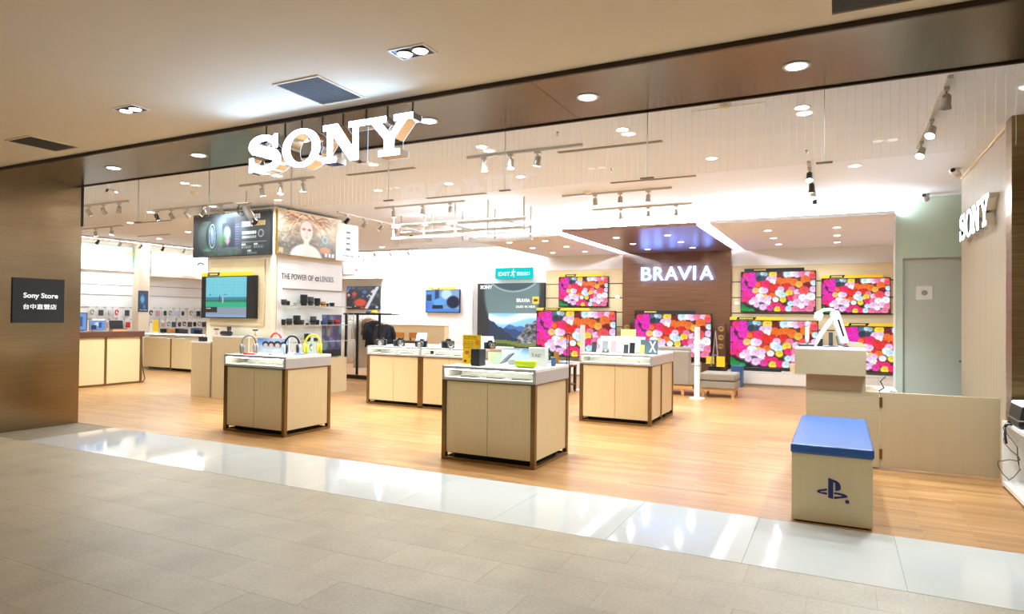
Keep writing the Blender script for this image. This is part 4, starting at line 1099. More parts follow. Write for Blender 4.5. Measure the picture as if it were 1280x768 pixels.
for k, (x, wd) in enumerate([(-2.93, 'left'), (-2.80, 'middle'), (-2.55, 'right')]):
    tag(obj('charger', MB().box(x - .045, x + .045, 8.97, 9.03, .855, .868), M['grey'], bevel=.004), f'small grey charger inside the phone counter, {wd} of three', 'charger', 'chargers in the showcase')
for k, (x, wd) in enumerate([(-6.8, 'first from left'), (-6.4, 'second from left'), (-5.7, 'third from left'), (-5.35, 'fourth from left')]):
    tag(obj('camera_strap', MB().tube([(x - .13, 8.88, .866), (x - .05, 8.93, .866), (x + .06, 8.90, .866), (x + .14, 8.88, .866)], .007, 6), M['darkgrey']), f'thin dark camera strap inside the camera counter, {wd}', 'strap', 'straps in the showcase')

# ------------------------------------------------------------------ THINGS ON THE HEADPHONE COUNTER
HT = 0.975
def headphones(x, y, rz, band, cup, pad, label, s=1.0, z=HT):
    t = thing('headphones', label, 'headphones', (x, y, z), rz, 'display headphones')
    t.scale = (s, s, s)
    hb = []
    for k in range(17):
        a = PI * k / 16
        hb.append((.088 * math.cos(a), 0, .125 + .115 * math.sin(a)))
    obj('headband', MB().tube([(.088, 0, .07)] + hb + [(-.088, 0, .07)], .013, 8), M[band], t, smooth=True)
    for sx in (-1, 1):
        m = Matrix.Translation((sx * .080, 0, .072)) @ Matrix.Rotation(sx * PI / 2, 4, 'Y') @ Matrix.Rotation(0.0, 4, 'Z')
        c = obj('ear_cup', MB().lathe([(.052, -.004), (.068, .004), (.071, .018), (.054, .032)], 18, m), M[cup], t, smooth=True)
        obj('ear_pad', MB().lathe([(.040, -.030), (.060, -.026), (.064, -.004), (.050, -.002)], 18, m), M[pad], c, smooth=True)
    obj('stand', MB().box(-.008, .008, -.006, .006, 0, .228).box(-.05, .05, -.045, .045, 0, .006), M['wplastic'], t)
    return t
headphones(-6.84, 6.04, .95, 'headgrey', 'headgrey', 'grey', 'warm grey headphones on a stand, leftmost on the headphone counter', 1.0)
headphones(-6.90, 6.55, .1, 'red', 'red', 'red', 'red headphones on a stand behind the group-portrait card', 1.08)
headphones(-6.27, 6.22, .85, 'black', 'headwhite', 'black', 'black and silver headphones on a stand, in front on the headphone counter', 1.0)
headphones(-6.11, 6.42, .75, 'headyellow', 'headyellow', 'headyellow', 'yellow-green headphones on a stand, rightmost on the headphone counter', 1.06)
a, u, v = canvas(90, 46, (.80, .88, .97))
blend(a, .8 * soft(np.hypot((u - .1) * 1.2, v - .1) - .3, .3), (.45, .65, .92)); blend(a, .6 * soft(np.hypot((u - .95) * 1.2, v - .2) - .2, .2), (.60, .66, .92))
for k, (cx, hc, bc) in enumerate([(.27, (.13, .16, .32), (.92, .94, .97)), (.45, (.30, .14, .20), (.94, .93, .96)), (.65, (.13, .13, .20), (.96, .96, .97)), (.83, (.12, .28, .48), (.92, .94, .98))]):
    s = 1.15 if k == 2 else 1.0
    blend(a, soft(np.hypot((u - cx) * 1.9, (v - .42)) - .20 * s, .03), hc)
    blend(a, soft(np.hypot((u - cx) * 2.1, (v - .50)) - .14 * s, .03), (.96, .86, .80))
    blend(a, soft(np.hypot((u - cx) * 1.5, (v - .98)) - .26 * s, .03), bc)
rows_of_print(a, u, v, .05, .18, .1, .18, 1, (.2, .4, .8), 1)
t = thing('portrait_card', 'standing blue card with four dark-haired people on the headphone counter', 'card', (-6.735, 6.34, HT), -.05)
obj('card_back', MB().box(-.305, .305, 0, .012, 0, .20).box(-.28, .28, .0, .07, 0, .006), M['wplastic'], t); link('card_print', sheet_mesh('card_print', a, .60, .195), M['print'], t, (0, -.002, .100))
a2, u, v = canvas(30, 40, (.72, .82, .94))
blend(a2, soft(np.hypot((u - .5), (v - .45)) - .28, .05), (.16, .22, .42)); blend(a2, soft(np.hypot((u - .5), (v - .5)) - .18, .05), (.92, .84, .80))
t = thing('small_card', 'small blue portrait card between the black and yellow headphones', 'card', (-6.19, 6.48, HT), .1)
obj('card_back', MB().box(-.05, .05, 0, .01, 0, .16).box(-.05, .05, 0, .06, 0, .005), M['wplastic'], t); link('card_print', sheet_mesh('card_print', a2, .094, .15), M['print'], t, (0, -.002, .08))
tag(obj('earphones', MB().tube([(-6.80, 5.92, HT + .012), (-6.76, 5.91, HT + .014), (-6.72, 5.93, HT + .012), (-6.67, 5.92, HT + .012), (-6.62, 5.95, HT + .011)], [.012, .014, .010, .012, .008], 8), M['red']), 'small red earphones lying at the front of the headphone counter', 'earphones')
tag(obj('price_card', MB().box(-.10, .10, -.035, .035, 0, .004).box(-.1, .1, .03, .035, .004, .03).xf(Matrix.Translation((-6.02 - .09, 6.16, HT))), M['headwhite']), 'pale blue tray card at the right front of the headphone counter', 'card')
for k, x in enumerate((-6.6, -6.45)):
    tag(obj('earbud_case', MB().lathe([(.02, 0), (.026, .006), (.024, .018), (.012, .022)], 12, Matrix.Translation((x, 5.98 + .05 * k, HT))), M[('wplastic', 'grey')[k]], smooth=True), f'tiny {("white", "grey")[k]} earbud case lying before the group-portrait card', 'case')

# ------------------------------------------------------------------ THINGS ON THE LIME SPEAKER COUNTER
t = thing('speaker', 'black cube speaker at the left front of the lime-speaker counter', 'speaker', (-3.395, 5.99, HT), -.16)
obj('body', MB().box(-.058, .058, -.055, .055, 0, .178), M['black'], t, bevel=.005)
obj('grille', MB().box(-.052, .052, -.058, -.055, .008, .170), M['blackmatte'], t)
obj('control_ring', MB().lathe([(.03, .178), (.03, .181), (.02, .182)], 16), M['darkgrey'], t)
a, u, v = canvas(50, 66, (.98, .80, .16))
rows_of_print(a, u, v, .10, .80, .05, .18, 2, (.72, .52, .08), 3); rows_of_print(a, u, v, .08, .60, .22, .50, 4, (.80, .60, .10), 4)
blend(a, soft(np.hypot((u - .82), (v - .26) * 1.3) - .13, .03), (.94, .55, .12)); blend(a, soft(np.hypot((u - .25) * .8, (v - .62) * 1.5) - .10, .03), (.82, .42, .18)); rect(a, u, v, .08, .22, .88, .95, (.2, .15, .05)); rect(a, u, v, .45, .6, .87, .95, (.2, .15, .05)); rows_of_print(a, u, v, .3, .9, .70, .84, 2, (.75, .55, .10), 6)
t = thing('price_sign', 'yellow standing price sign behind the black cube speaker', 'sign', (-3.575, 6.16, HT), -.06)
obj('card_back', MB().box(-.118, .118, 0, .006, .005, .315).box(-.118, .118, -.05, .02, 0, .005), M['yellow'], t); link('card_print', sheet_mesh('card_print', a, .23, .305), M['print'], t, (0, -.002, .160))
a, u, v = canvas(80, 34, (.74, .86, .97))
blend(a, .8 * soft(np.hypot((u - .2), v - .3) - .2, .4), (.92, .97, .99)); blend(a, .7 * soft(np.hypot((u - .75), v - .1) - .2, .3), (.40, .62, .88)); rect(a, u, v, .97, 1, 0, 1, (.16, .30, .50)); rect(a, u, v, 0, 1, 0, .06, (.22, .38, .56)); rect(a, u, v, .86, .95, .10, .38, (.90, .78, .36)); rows_of_print(a, u, v, .62, .95, .74, .86, 1, (.96, .98, 1), 5); blend(a, .7 * soft(np.abs(u - .6 + .3 * v) - .02, .05), (.96, .98, 1))
t = thing('speaker_card', 'long low pale blue card standing behind the lime speaker', 'card', (-3.20, 6.55, HT), -.03)
obj('card_back', MB().box(-.215, .215, 0, .008, 0, .165).box(-.2, .2, 0, .06, 0, .005), M['wplastic'], t); link('card_print', sheet_mesh('card_print', a, .42, .155), M['print'], t, (0, -.002, .083))
a, u, v = canvas(40, 30, (.84, .97, .88)); blend(a, .5 * soft(np.hypot(u - .3, v - .6) - .3, .3), (.70, .93, .80))
t = thing('speaker_card', 'small pale green card standing between the yellow sign and blue card', 'card', (-3.37, 6.32, HT), .05)
obj('card_back', MB().box(-.085, .085, 0, .006, 0, .13).box(-.085, .085, 0, .05, 0, .005), M['wplastic'], t); link('card_print', sheet_mesh('card_print', a, .165, .125), M['print'], t, (0, -.002, .065))
t = thing('music_player', 'slim dark music player on a slanted white rest beside the lime speaker', 'music player', (-3.14, 6.16, HT), -.25)
t.scale = (1.45, 1.45, 1.3)
m_ = Matrix.Translation((0, .0, .048)) @ Matrix.Rotation(math.radians(34), 4, 'X') @ Matrix.Rotation(-.35, 4, 'Y')
obj('rest', MB().prism([(-.045, 0), (.045, 0), (.045, .006), (-.045, .006)], -.04, .07).box(-.04, .04, .05, .06, .006, .05), M['wplastic'], t)
obj('body', MB().box(-.033, .033, -.052, .068, .004, .013).xf(m_), M['darkgrey'], t); obj('screen', MB().box(-.028, .028, -.01, .060, .013, .0142).xf(m_), M['black'], t)
t = thing('lime_speaker', 'lime green wireless brick speaker at the front of the counter', 'speaker', (-2.86, 6.03, HT), -.02)
obj('body', MB().box(-.115, .115, -.03, .03, .004, .074), M['lime'], t, bevel=.016, seg=3); obj('foot_strip', MB().box(-.09, .09, -.018, .018, 0, .006), M['darkgrey'], t); obj('grille', MB().box(-.095, .095, -.0315, -.029, .016, .062), M['lime'], t)
t = thing('headphone_box', 'white product box with thin grey lettering behind the lime speaker', 'box', (-2.865, 6.34, HT), .0)
obj('carton', MB().box(-.095, .095, -.03, .06, 0, .192), M['wplastic'], t, bevel=.002, seg=1); text('lettering', 'h.ear', .11, .05, M['greyink'], t, (.0, -.0315, .118), .001)
tag(obj('mini_speaker', MB().box(-.02, .02, -.02, .02, 0, .09).xf(Matrix.Translation((-2.71, 6.40, HT))), M['blue'], bevel=.004), 'small blue upright speaker beside the white product box', 'speaker')
tag(obj('remote', MB().box(-.045, .045, -.012, .012, 0, .012).xf(Matrix.Translation((-3.35, 6.02, HT)) @ Matrix.Rotation(.5, 4, 'Z')), M['grey'], bevel=.003), 'small grey remote lying by the black cube speaker', 'remote')

# ------------------------------------------------------------------ THINGS ON THE PHONE COUNTER
def phone(x, y, w, h, m, label, rz=0.0, tilt=10, scr=True):
    t = thing('smartphone', label, 'phone', (x, y, HT), rz, 'phones on display')
    k = Matrix.Rotation(math.radians(-tilt), 4, 'X')
    obj('body', MB().box(-w / 2, w / 2, -.004, .004, .012, .012 + h).xf(k), M[m], t, bevel=.002, seg=1)
    if scr:
        obj('screen', MB().box(-w / 2 + .005, w / 2 - .005, -.0052, -.004, .02, .004 + h).xf(k), M['black' if m != 'black' else 'darkgrey'], t)
    obj('stand', MB().box(-w / 2, w / 2, -.02, .06, 0, .012).box(-.012, .012, .035, .042, .012, h * .6), M['wplastic'], t)
    return t
phone(-3.20, 9.06, .07, .15, 'black', 'black smartphone on a stand at the left end of the phone counter')
phone(-3.08, 9.20, .085, .165, 'grey', 'pale grey smartphone back leaning before the white board', scr=False)
phone(-2.95, 9.20, .075, .17, 'pink', 'dusty pink smartphone back leaning before the white board', scr=False)
phone(-3.02, 9.02, .10, .09, 'darkgrey', 'small grey tablet tilted low between the grey and pink phones', tilt=52)
phone(-2.72, 9.06, .066, .125, 'black', 'small black smartphone right of the middle of the phone counter')
phone(-2.63, 9.06, .076, .155, 'darkgrey', 'tall dark grey smartphone next to the small black one')
tag(obj('display_board', MB().box(-.19, .19, 0, .02, 0, .245).box(-.19, .19, 0, .1, 0, .01).xf(Matrix.Translation((-3.01, 9.34, HT))), M['wplastic']), 'plain white upright board behind the pink and grey phones', 'board', 'white boards on the phone counter')
tag(obj('display_board', MB().box(-.15, .15, 0, .02, 0, .245).box(-.15, .15, 0, .1, 0, .01).xf(Matrix.Translation((-2.67, 9.36, HT))), M['wplastic']), 'plain white upright board behind the black and dark grey phones', 'board', 'white boards on the phone counter')
t = thing('brand_card', 'slate blue card with a large white X on the phone counter', 'card', (-2.43, 9.24, HT), -.05)
obj('card_back', MB().box(-.125, .125, 0, .012, 0, .205).box(-.12, .12, 0, .07, 0, .006), M['teal'], t)
obj('cross', MB().prism([(.00, .03), (.025, .03), (.105, .19), (.08, .19)], -.004, 0).prism([(.08, .03), (.105, .03), (.025, .19), (.00, .19)], -.003, 0), M['wplastic'], t)
phone(-2.50, 9.10, .07, .125, 'paleyellow', 'pale yellow smartphone before the slate blue card', scr=False)
tag(obj('price_sign', MB().box(-.115, .115, 0, .006, .2, .345).box(-.115, .115, -.04, .04, 0, .004).box(-.01, .01, 0, .005, .004, .21).xf(Matrix.Translation((-2.85, 9.62, HT))), M['paleyellow']), 'pale yellow sign on a thin stem at the back of the phone counter', 'sign')

# ------------------------------------------------------------------ THINGS ON THE CAMERA COUNTER
def camera_on(x, y, rz, label, s=1.0, z=HT):
    t = thing('compact_camera', label, 'camera', (x, y, z), rz, 'cameras on display'); t.scale = (s, s, s)
    obj('body', MB().box(-.065, .065, -.022, .025, 0, .072), M['black'], t, bevel=.007)
    obj('grip', MB().box(-.068, -.035, -.042, -.02, .002, .066), M['blackmatte'], t, bevel=.006)
    obj('viewfinder_hump', MB().prism([(-.024, .07), (.034, .07), (.022, .092), (-.012, .092)], -.02, .02), M['black'], t)
    l = obj('lens_barrel', MB().lathe([(.030, .02), (.034, .03), (.034, .075), (.036, .078), (.036, .092), (.030, .094)], 16, Matrix.Translation((.008, 0, .036)) @ Matrix.Rotation(PI / 2, 4, 'X')), M['darkgrey'], t, smooth=False)
    obj('front_glass', MB().lathe([(.028, .0945), (.02, .096)], 14, Matrix.Translation((.008, 0, .036)) @ Matrix.Rotation(PI / 2, 4, 'X')), M['chrome'], l)
    return t
camera_on(-7.03, 9.02, .4, 'black camera at the far left end of the camera counter', 1.45)
camera_on(-6.62, 8.97, .75, 'black camera with its lens turned sideways, second from the left', 1.5)
camera_on(-6.16, 8.97, .2, 'black camera in front of the white leaflet holder, third from the left', 1.45)
camera_on(-5.66, 8.98, .8, 'black camera left of the yellow price sign, fourth from the left', 1.6)
camera_on(-4.85 + .03, 9.35, .7, 'black camera beside the white tent card, before the display wall', 1.45) if False else None
camera_on(-5.02, 9.22, .8, 'black camera at the right end of the camera counter before the display wall', 1.45)
t = thing('leaflet_holder', 'white slanted leaflet holder standing on the camera counter', 'holder', (-6.46, 9.36, HT), .3)
obj('front_sheet', MB().prism([(-.09, 0), (.09, 0), (.09, .006), (-.09, .006)], -.08, .08), M['wplastic'], t)
obj('leaf', MB().box(-.085, .085, -.003, .003, 0, .22).xf(Matrix.Translation((0, -.01, .004)) @ Matrix.Rotation(-.45, 4, 'X')), M['headwhite'], t); obj('leaf', MB().box(-.085, .085, -.003, .003, 0, .22).xf(Matrix.Translation((0, .06, .004)) @ Matrix.Rotation(-.30, 4, 'X')), M['wplastic'], t)
t = thing('tent_card', 'white folded tent card at the right of the camera counter', 'card', (-5.25, 9.5, HT), .35)
obj('front_face', MB().add([(-.17, -.08, 0), (.17, -.08, 0), (.13, 0, .19), (-.10, 0, .19), (-.17, -.075, 0), (.17, -.075, 0), (.13, .005, .19), (-.10, .005, .19)], [(0, 1, 2, 3), (7, 6, 5, 4), (0, 4, 5, 1), (1, 5, 6, 2), (2, 6, 7, 3), (3, 7, 4, 0)]), M['wplastic'], t)
obj('back_face', MB().add([(-.17, .08, 0), (.17, .08, 0), (.13, 0, .19), (-.10, 0, .19), (-.17, .075, 0), (.17, .075, 0), (.13, -.005, .19), (-.10, -.005, .19)], [(3, 2, 1, 0), (4, 5, 6, 7), (1, 5, 4, 0), (2, 6, 5, 1), (3, 7, 6, 2), (0, 4, 7, 3)]), M['glam'], t)
for k, (x, y, w) in enumerate([(-5.95, 9.3, 'behind the third camera'), (-5.5, 9.62, 'behind the fourth camera')]):
    tag(obj('price_card', MB().box(-.09, .09, -.05, .05, 0, .006).box(-.08, .08, .02, .026, .006, .05).xf(Matrix.Translation((x, y, HT))), M['wplastic']), f'small white price card lying on the camera counter {w}', 'card', 'price cards on the camera counter')

# ------------------------------------------------------------------ WHITE PEDESTALS BEFORE THE COLUMN
t = thing('pedestal', 'low white pedestal left of the taller one before the column', 'pedestal', (-10.19, 7.95 + .14, 0))
obj('body', MB().box(-.27, .22, -.14, .11, 0, .96), M['kioskside'], t, bevel=.003, seg=1); obj('top', MB().box(-.275, .225, -.145, .115, .96, .99), M['wlam'], t)
t = thing('pedestal', 'tall cream pedestal under the camcorder before the column', 'pedestal', (-9.30, 8.06, 0))
obj('body', MB().box(-.59, .35, -.13, .12, 0, 1.075), M['kioskside'], t, bevel=.003, seg=1); obj('top', MB().box(-.595, .355, -.135, .125, 1.075, 1.10), M['wlam'], t)
t = thing('camcorder', 'black camcorder with its screen flipped open on the tall pedestal', 'camcorder', (-9.69, 8.06, 1.10), 0)
obj('body', MB().lathe([(.03, -.12), (.042, -.10), (.042, .10), (.034, .12)], 14, Matrix.Translation((0, 0, .043)) @ Matrix.Rotation(PI / 2, 4, 'Y')), M['black'], t, smooth=True)
obj('lens_ring', MB().lathe([(.038, 0), (.034, .012)], 14, Matrix.Translation((-.12, 0, .043)) @ Matrix.Rotation(-PI / 2, 4, 'Y')), M['silver'], t)
f_ = obj('flip_screen', MB().box(.07, .17, -.05, -.042, .095, .165), M['darkgrey'], t); obj('hinge', MB().box(.08, .11, -.05, -.03, .07, .095), M['black'], t)
t = thing('action_camera', 'small black camera in a holder on the low pedestal', 'camera', (-10.22, 8.0, .99))
obj('body', MB().box(-.07, .07, -.04, .04, 0, .075), M['black'], t, bevel=.006); obj('mount', MB().tube([(-.02, 0, .075), (-.015, 0, .10), (.02, 0, .12)], .006, 6).tube([(.04, 0, .075), (.05, 0, .14)], .005, 6), M['red'], t)
for k, (x, z, w) in enumerate([(-9.98, 1.10, 'left of the camcorder'), (-9.02, 1.10, 'right of the camcorder')]):
    t = thing('tabletop_tripod', f'tiny copper tripod on the tall pedestal {w}', 'tripod', (x + .08, 8.02, z))
    obj('post', MB().cyl((0, 0, .03), (0, 0, .10), .006, 8), M['amber'], t)
    for q in range(3):
        aa = 2 * PI * q / 3
        obj('leg', MB().tube([(0, 0, .05), (.04 * math.cos(aa), .04 * math.sin(aa), .004)], .004, 6), M['amber'], t)
    obj('clamp', MB().box(-.05, .05, -.012, .012, .10, .125), M['darkgrey'], t)

# ------------------------------------------------------------------ LENS WALL ON THE COLUMN
for k, (z, w) in enumerate([(1.645, 'upper'), (1.30, 'middle'), (1.00, 'lower')]):
    t = thing('glass_shelf', f'{w} white-edged glass shelf on the lens wall', 'shelf', (-8.735, 9.10, z), PI / 2, 'lens shelves')
    obj('pane', MB().box(-.70, .84, -.26, -.008, -.008, 0), M['shelfglass'], t); obj('front_edge', MB().box(-.70, .84, -.265, -.26, -.010, .004), M['glam'], t)
LENS = [('upper', 1.649, [(8.34, .05, .10, 'darkgrey'), (8.43, .035, .075, 'black'), (8.60, .03, .05, 'grey'), (8.81, .065, .20, 'black'), (8.98, .055, .165, 'darkgrey'), (9.145, .058, .145, 'black'), (9.30, .05, .085, 'amber'), (9.42, .03, .055, 'darkgrey'), (9.54, .048, .07, 'black')]),
        ('middle', 1.304, [(8.335, .04, .10, 'black'), (8.465, .052, .115, 'darkgrey'), (8.645, .065, .17, 'black'), (8.765, .045, .09, 'darkgrey'), (8.90, .03, .03, 'black'), (9.05, .058, .155, 'darkgrey'), (9.145, .045, .09, 'black'), (9.32, .055, .07, 'blue'), (9.50, .05, .09, 'darkgrey'), (9.67, .055, .09, 'red')]),
        ('lower', 1.004, [(8.91, .06, .14, 'black'), (9.12, .05, .06, 'darkgrey')])]
for w, z, row in LENS:
    for k, (y, r, h, m) in enumerate(row):
        t = thing('camera_lens', f"{dict(darkgrey='dark grey', black='black', grey='small grey', amber='amber', blue='blue', red='dark red')[m]} camera lens standing on the {w} glass shelf, {ORD[k]} from the corner", 'lens', (-8.61, y, z), 0, 'lenses on the glass shelves')
        obj('barrel', MB().lathe([(r * .78, 0), (r * .78, h * .12), (r * .92, h * .18), (r * .92, h * .55), (r, h * .6), (r, h * .94), (r * .94, h)], 14), M[m], t)
        if h > .06:
            obj('focus_ring', MB().lathe([(r * .96, h * .28), (r * .98, h * .30), (r * .98, h * .48), (r * .96, h * .50)], 14), M['blackmatte'], t)
t = thing('glass_showcase', 'shallow showcase with a bubble picture at the far end of the lens wall', 'showcase', (-8.50, 9.66, 0))
obj('base', MB().box(-.235, -.11, -.25, .32, 0, .67), M['kioskside'], t, bevel=.003, seg=1)
obj('side_pane', MB().box(-.235, .05, .312, .318, .67, 1.52), M['cglass'], t)
for x in (-.10, .048):
    obj('edge_post', MB().box(x - .005, x + .005, .308, .322, .67, 1.52), M['grey'], t)
a, u, v = canvas(60, 60, (.30, .30, .42))
for k in range(34):
    blend(a, .75 * soft(np.hypot(u - r_.random(), v - r_.uniform(0, .85)) - r_.uniform(.05, .12), .03), [(.36, .56, .74), (.50, .42, .62), (.44, .32, .46), (.40, .60, .62), (.60, .60, .56)][k % 5])
rect(a, u, v, 0, 1, .84, 1, (.14, .16, .18))
link('back_picture', sheet_mesh('back_picture', a, .54, .80), M['print'], t, (-.232, .02, 1.09), PI / 2)

# ------------------------------------------------------------------ CLOTHES RACK
t = thing('clothes_rack', 'black steel clothes rack on a low base behind the lens wall', 'rack', (-9.77, 12.28, 0))
obj('front_rail', MB().box(-.69, .69, -.30, -.26, 1.495, 1.535), M['rackblack'], t)
obj('hanging_rail', MB().cyl((-.62, 0, 1.505), (.69, 0, 1.505), .012, 8), M['rackblack'], t)
for x in (-.62, -.28, .36):
    obj('post', MB().box(x - .022, x + .022, -.30, -.26, .10, 1.495), M['rackblack'], t)
for x in (-.62, .36):
    obj('rail_arm', MB().box(x - .012, x + .012, -.28, .0, 1.495, 1.515), M['rackblack'], t)
obj('base_frame', MB().box(-.70, .70, -.32, -.28, 0, .09).box(-.70, .70, .26, .30, 0, .09).box(-.70, -.66, -.28, .26, 0, .09).box(.66, .70, -.28, .26, 0, .09), M['rackblack'], t)
obj('base_board', MB().box(-.66, .66, -.28, .26, .06, .10), M['lightwood'], t)
def garment(x, y, rz, z0, ztop, wid, m, label, sleeves=True):
    t = thing('garment', label, 'clothing', (x, y, 0), rz, 'clothes on the rack')
    h = obj('hanger', MB().tube([(0, 0, 1.49), (.018, 0, 1.515 - .01), (.0, 0, ztop + .05), (0, 0, ztop + .02)], .004, 6).tube([(-wid * .42, 0, ztop - .045), (0, 0, ztop + .02), (wid * .42, 0, ztop - .045)], .010, 6), M['lightwood'], t)
    n = 9; vs = []; fs = []
    prof = [(ztop - .01, .16), (ztop - .05, .44), (ztop - .10, .50), (ztop - .35, .44), ((z0 + ztop) / 2, .46), (z0, .52)]
    for z, f in prof:
        for k in range(n * 2):
            aa = 2 * PI * k / (n * 2)
            wob = 1 + .10 * math.sin(k * 2.3 + x * 9) * (1 if z < ztop - .2 else .2)
            vs.append((wid * f * math.cos(aa) * 1.0, .055 * math.sin(aa) * wob, z))
    N2 = n * 2
    for i in range(len(prof) - 1):
        for k in range(N2):
            l = (k + 1) % N2
            fs.append((i * N2 + l, i * N2 + k, (i + 1) * N2 + k, (i + 1) * N2 + l))
    fs.append(tuple(range(N2))); fs.append(tuple((len(prof) - 1) * N2 + k for k in range(N2 - 1, -1, -1)))
    obj('body', MB().add(vs, fs), M[m], t, smooth=True)
    if sleeves:
        for sx in (-1, 1):
            obj('sleeve', MB().tube([(sx * wid * .40, 0, ztop - .08), (sx * wid * .54, -.01, ztop - .25), (sx * wid * .56, -.02, ztop - .46)], [.06, .055, .05], 8), M[m], t, smooth=True)
    return t
garment(-10.50, 12.28, .75, .33, 1.36, .42, 'cloth_white', 'long white coat hanging at the left end of the clothes rack')
garment(-10.14, 12.28, 1.0, .24, 1.38, .40, 'cloth_grey', 'long speckled grey garment hanging behind the middle rack post')
garment(-9.97, 12.28, 1.2, 1.02, 1.42, .36, 'cloth_brown', 'short brown garment hanging between grey and black ones', False)
garment(-9.80, 12.28, 1.1, .74, 1.37, .42, 'cloth_black', 'black jacket with light hanger, left one of two')
garment(-9.50, 12.28, 1.0, .72, 1.29, .44, 'cloth_black', 'black jacket with a small white badge at the right end of the rack')
tag(obj('badge', MB().box(-.02, .02, -.004, .004, -.025, .025).xf(Matrix.Translation((-9.40, 11.93, 1.06))), M['wplastic']), 'tiny white badge on the rightmost black jacket', 'badge') if False else None
tag(obj('folded_cap', MB().lathe([(.09, 0), (.085, .03), (.05, .06), (.01, .07)], 12, Matrix.Translation((-9.56, 12.0, 1.535))), M['headyellow'], smooth=True), 'yellow cap lying on top of the clothes rack', 'cap')
tag(obj('folded_cap', MB().lathe([(.08, 0), (.075, .03), (.05, .05), (.01, .06)], 12, Matrix.Translation((-9.72, 12.0, 1.535))), M['blue'], smooth=True), 'blue cap lying on top of the clothes rack', 'cap')

# back of the store: wood sideboard, two stools, blank panel
t = thing('sideboard', 'light wood low partition before the white back wall', 'sideboard', (-10.9, 15.5, 0))
obj('body', MB().box(-1.25, 1.05, -.05, .18, 0, 1.19), M['lightwood'] if False else M['panelwood'], t); obj('top', MB().box(-1.26, 1.06, -.06, .19, 1.19, 1.21), M['lightwood'], t)
for k, (x, w) in enumerate([(-11.08, 'left'), (-10.46, 'right')]):
    t = thing('stool', f'brown wooden bar stool before the light wood partition, {w} one', 'stool', (x, 14.8, 0), 0, 'bar stools')
    obj('seat', MB().box(-.22, .22, -.16, .16, .74, .80), M['darkwood'], t, bevel=.006); obj('backrest', MB().box(-.22, .22, .13, .16, .86, 1.02), M['amber'], t)
    for sx in (-.18, .18):
        for sy in (-.12, .14):
            obj('leg', MB().box(sx - .018, sx + .018, sy - .018, sy + .018, 0, .87 if sy > 0 else .74), M['darkwood'], t)
tag(obj('wall_panel', MB().box(-11.58, -10.95, 15.915, 15.93, 1.22, 2.70), M['paleyellow'] if False else M['cream']), 'tall cream blank panel on the white back wall left of the blue screen', 'panel')

# ------------------------------------------------------------------ LEFT COUNTERS
t = thing('service_counter', 'cream counter with a thick dark wood top beside the metal wall', 'counter', (-13.3, 7.6, 0))
obj('top', MB().box(-.70, .05, -1.2, 1.34, .985, 1.10), M['darkwood'], t, bevel=.003, seg=1)
obj('carcass', MB().box(-.68, -.03, -1.18, 1.30, .03, .985), M['trimdark'], t)
for y0, y1 in ((-1.18, -.60), (-.55, .52), (.57, 1.27)):
    obj('front_panel', MB().box(-.03, .0, y0, y1, .04, .98), M['kiosk'], t)
for y in (-.60, .52, 1.27):
    obj('post', MB().box(-.03, .008, y, y + .05, 0, .985), M['post'], t)
obj('base_rail', MB().box(-.02, .004, -1.18, 1.31, 0, .03), M['post'], t)
tag(obj('power_cable', MB().tube([(-13.34, 8.93, .80), (-13.33, 8.945, .4), (-13.30, 8.965, .2), (-13.28, 8.98, .08), (-13.30, 8.96, .02), (-13.36, 8.95, .012)], .012, 6), M['darkgrey']), 'dark cable hanging at the end of the wood-topped counter', 'cable')
t = thing('glass_counter', 'cream counter with a lit glass top below the accessory wall', 'counter', (-15.4, 11.3, 0))
obj('carcass', MB().box(-1.0, 1.3, -.23, .30, .07, .83), M['trimdark'], t)
for x0, x1 in ((-1.0, .055), (.105, 1.25)):
    obj('front_panel', MB().box(x0, x1, -.25, -.23, .08, .825), M['kiosk'], t)
for x in (.055, 1.25):
    obj('post', MB().box(x, x + .05, -.255, -.22, 0, .84), M['post'], t)
obj('plinth', MB().box(-.95, 1.2, -.15, .25, 0, .07), M['blackmatte'], t)
obj('glass_case', MB().box(-1.0, 1.3, -.25, -.244, .84, .95), M['cglass'], t); obj('bed', MB().box(-1.0, 1.3, -.25, .30, .825, .84), M['glam'], t); obj('light_strip', MB().box(-1.0, 1.3, -.22, -.2, .935, .945), M['led'], t); obj('top', MB().box(-1.0, 1.3, -.25, .30, .95, .965), M['glam'], t)
tag(obj('floor_cable', MB().tube([(-16.3, 10.98, .06), (-15.8, 10.97, .035), (-15.5, 10.99, .05), (-15.2, 10.98, .02), (-15.0, 10.98, .02)], .012, 6), M['darkgrey']), 'dark cable running along the foot of the glass-topped counter', 'cable')
def desk_monitor(y, w, h, label, m, z=1.10, x=-13.5):
    t = thing('monitor', label, 'monitor', (x, y, z), PI / 2 - .3)
    obj('housing', MB().box(-w / 2, w / 2, 0, .05, .02, .02 + h), M[m], t, bevel=.004, seg=1); obj('foot', MB().box(-w * .3, w * .3, -.03, .12, 0, .02), M['grey'], t)
    a, u, v = canvas(24, 18, (.45, .62, .86)); blend(a, soft(np.hypot(u - .5, v - .4) - .2, .1), (.86, .92, .98)); rect(a, u, v, .1, .4, .5, .95, (.12, .2, .4)); rect(a, u, v, .55, .75, .2, .8, (.2, .35, .6))
    link('screen', sheet_mesh('screen', a, w - .03, h - .03), M['screen_dim'], t, (0, -.002, .02 + h / 2))
    return t
desk_monitor(7.72, .30, .36, 'dark monitor at the left end of the wood-topped counter, cut by the metal wall', 'black')
desk_monitor(8.10, .30, .22, 'small silver monitor with a blue picture on the wood-topped counter', 'silver')
t = thing('laptop', 'black laptop on a wooden riser on the wood-topped counter', 'laptop', (-13.5, 8.52, 1.10), PI / 2 - .2)
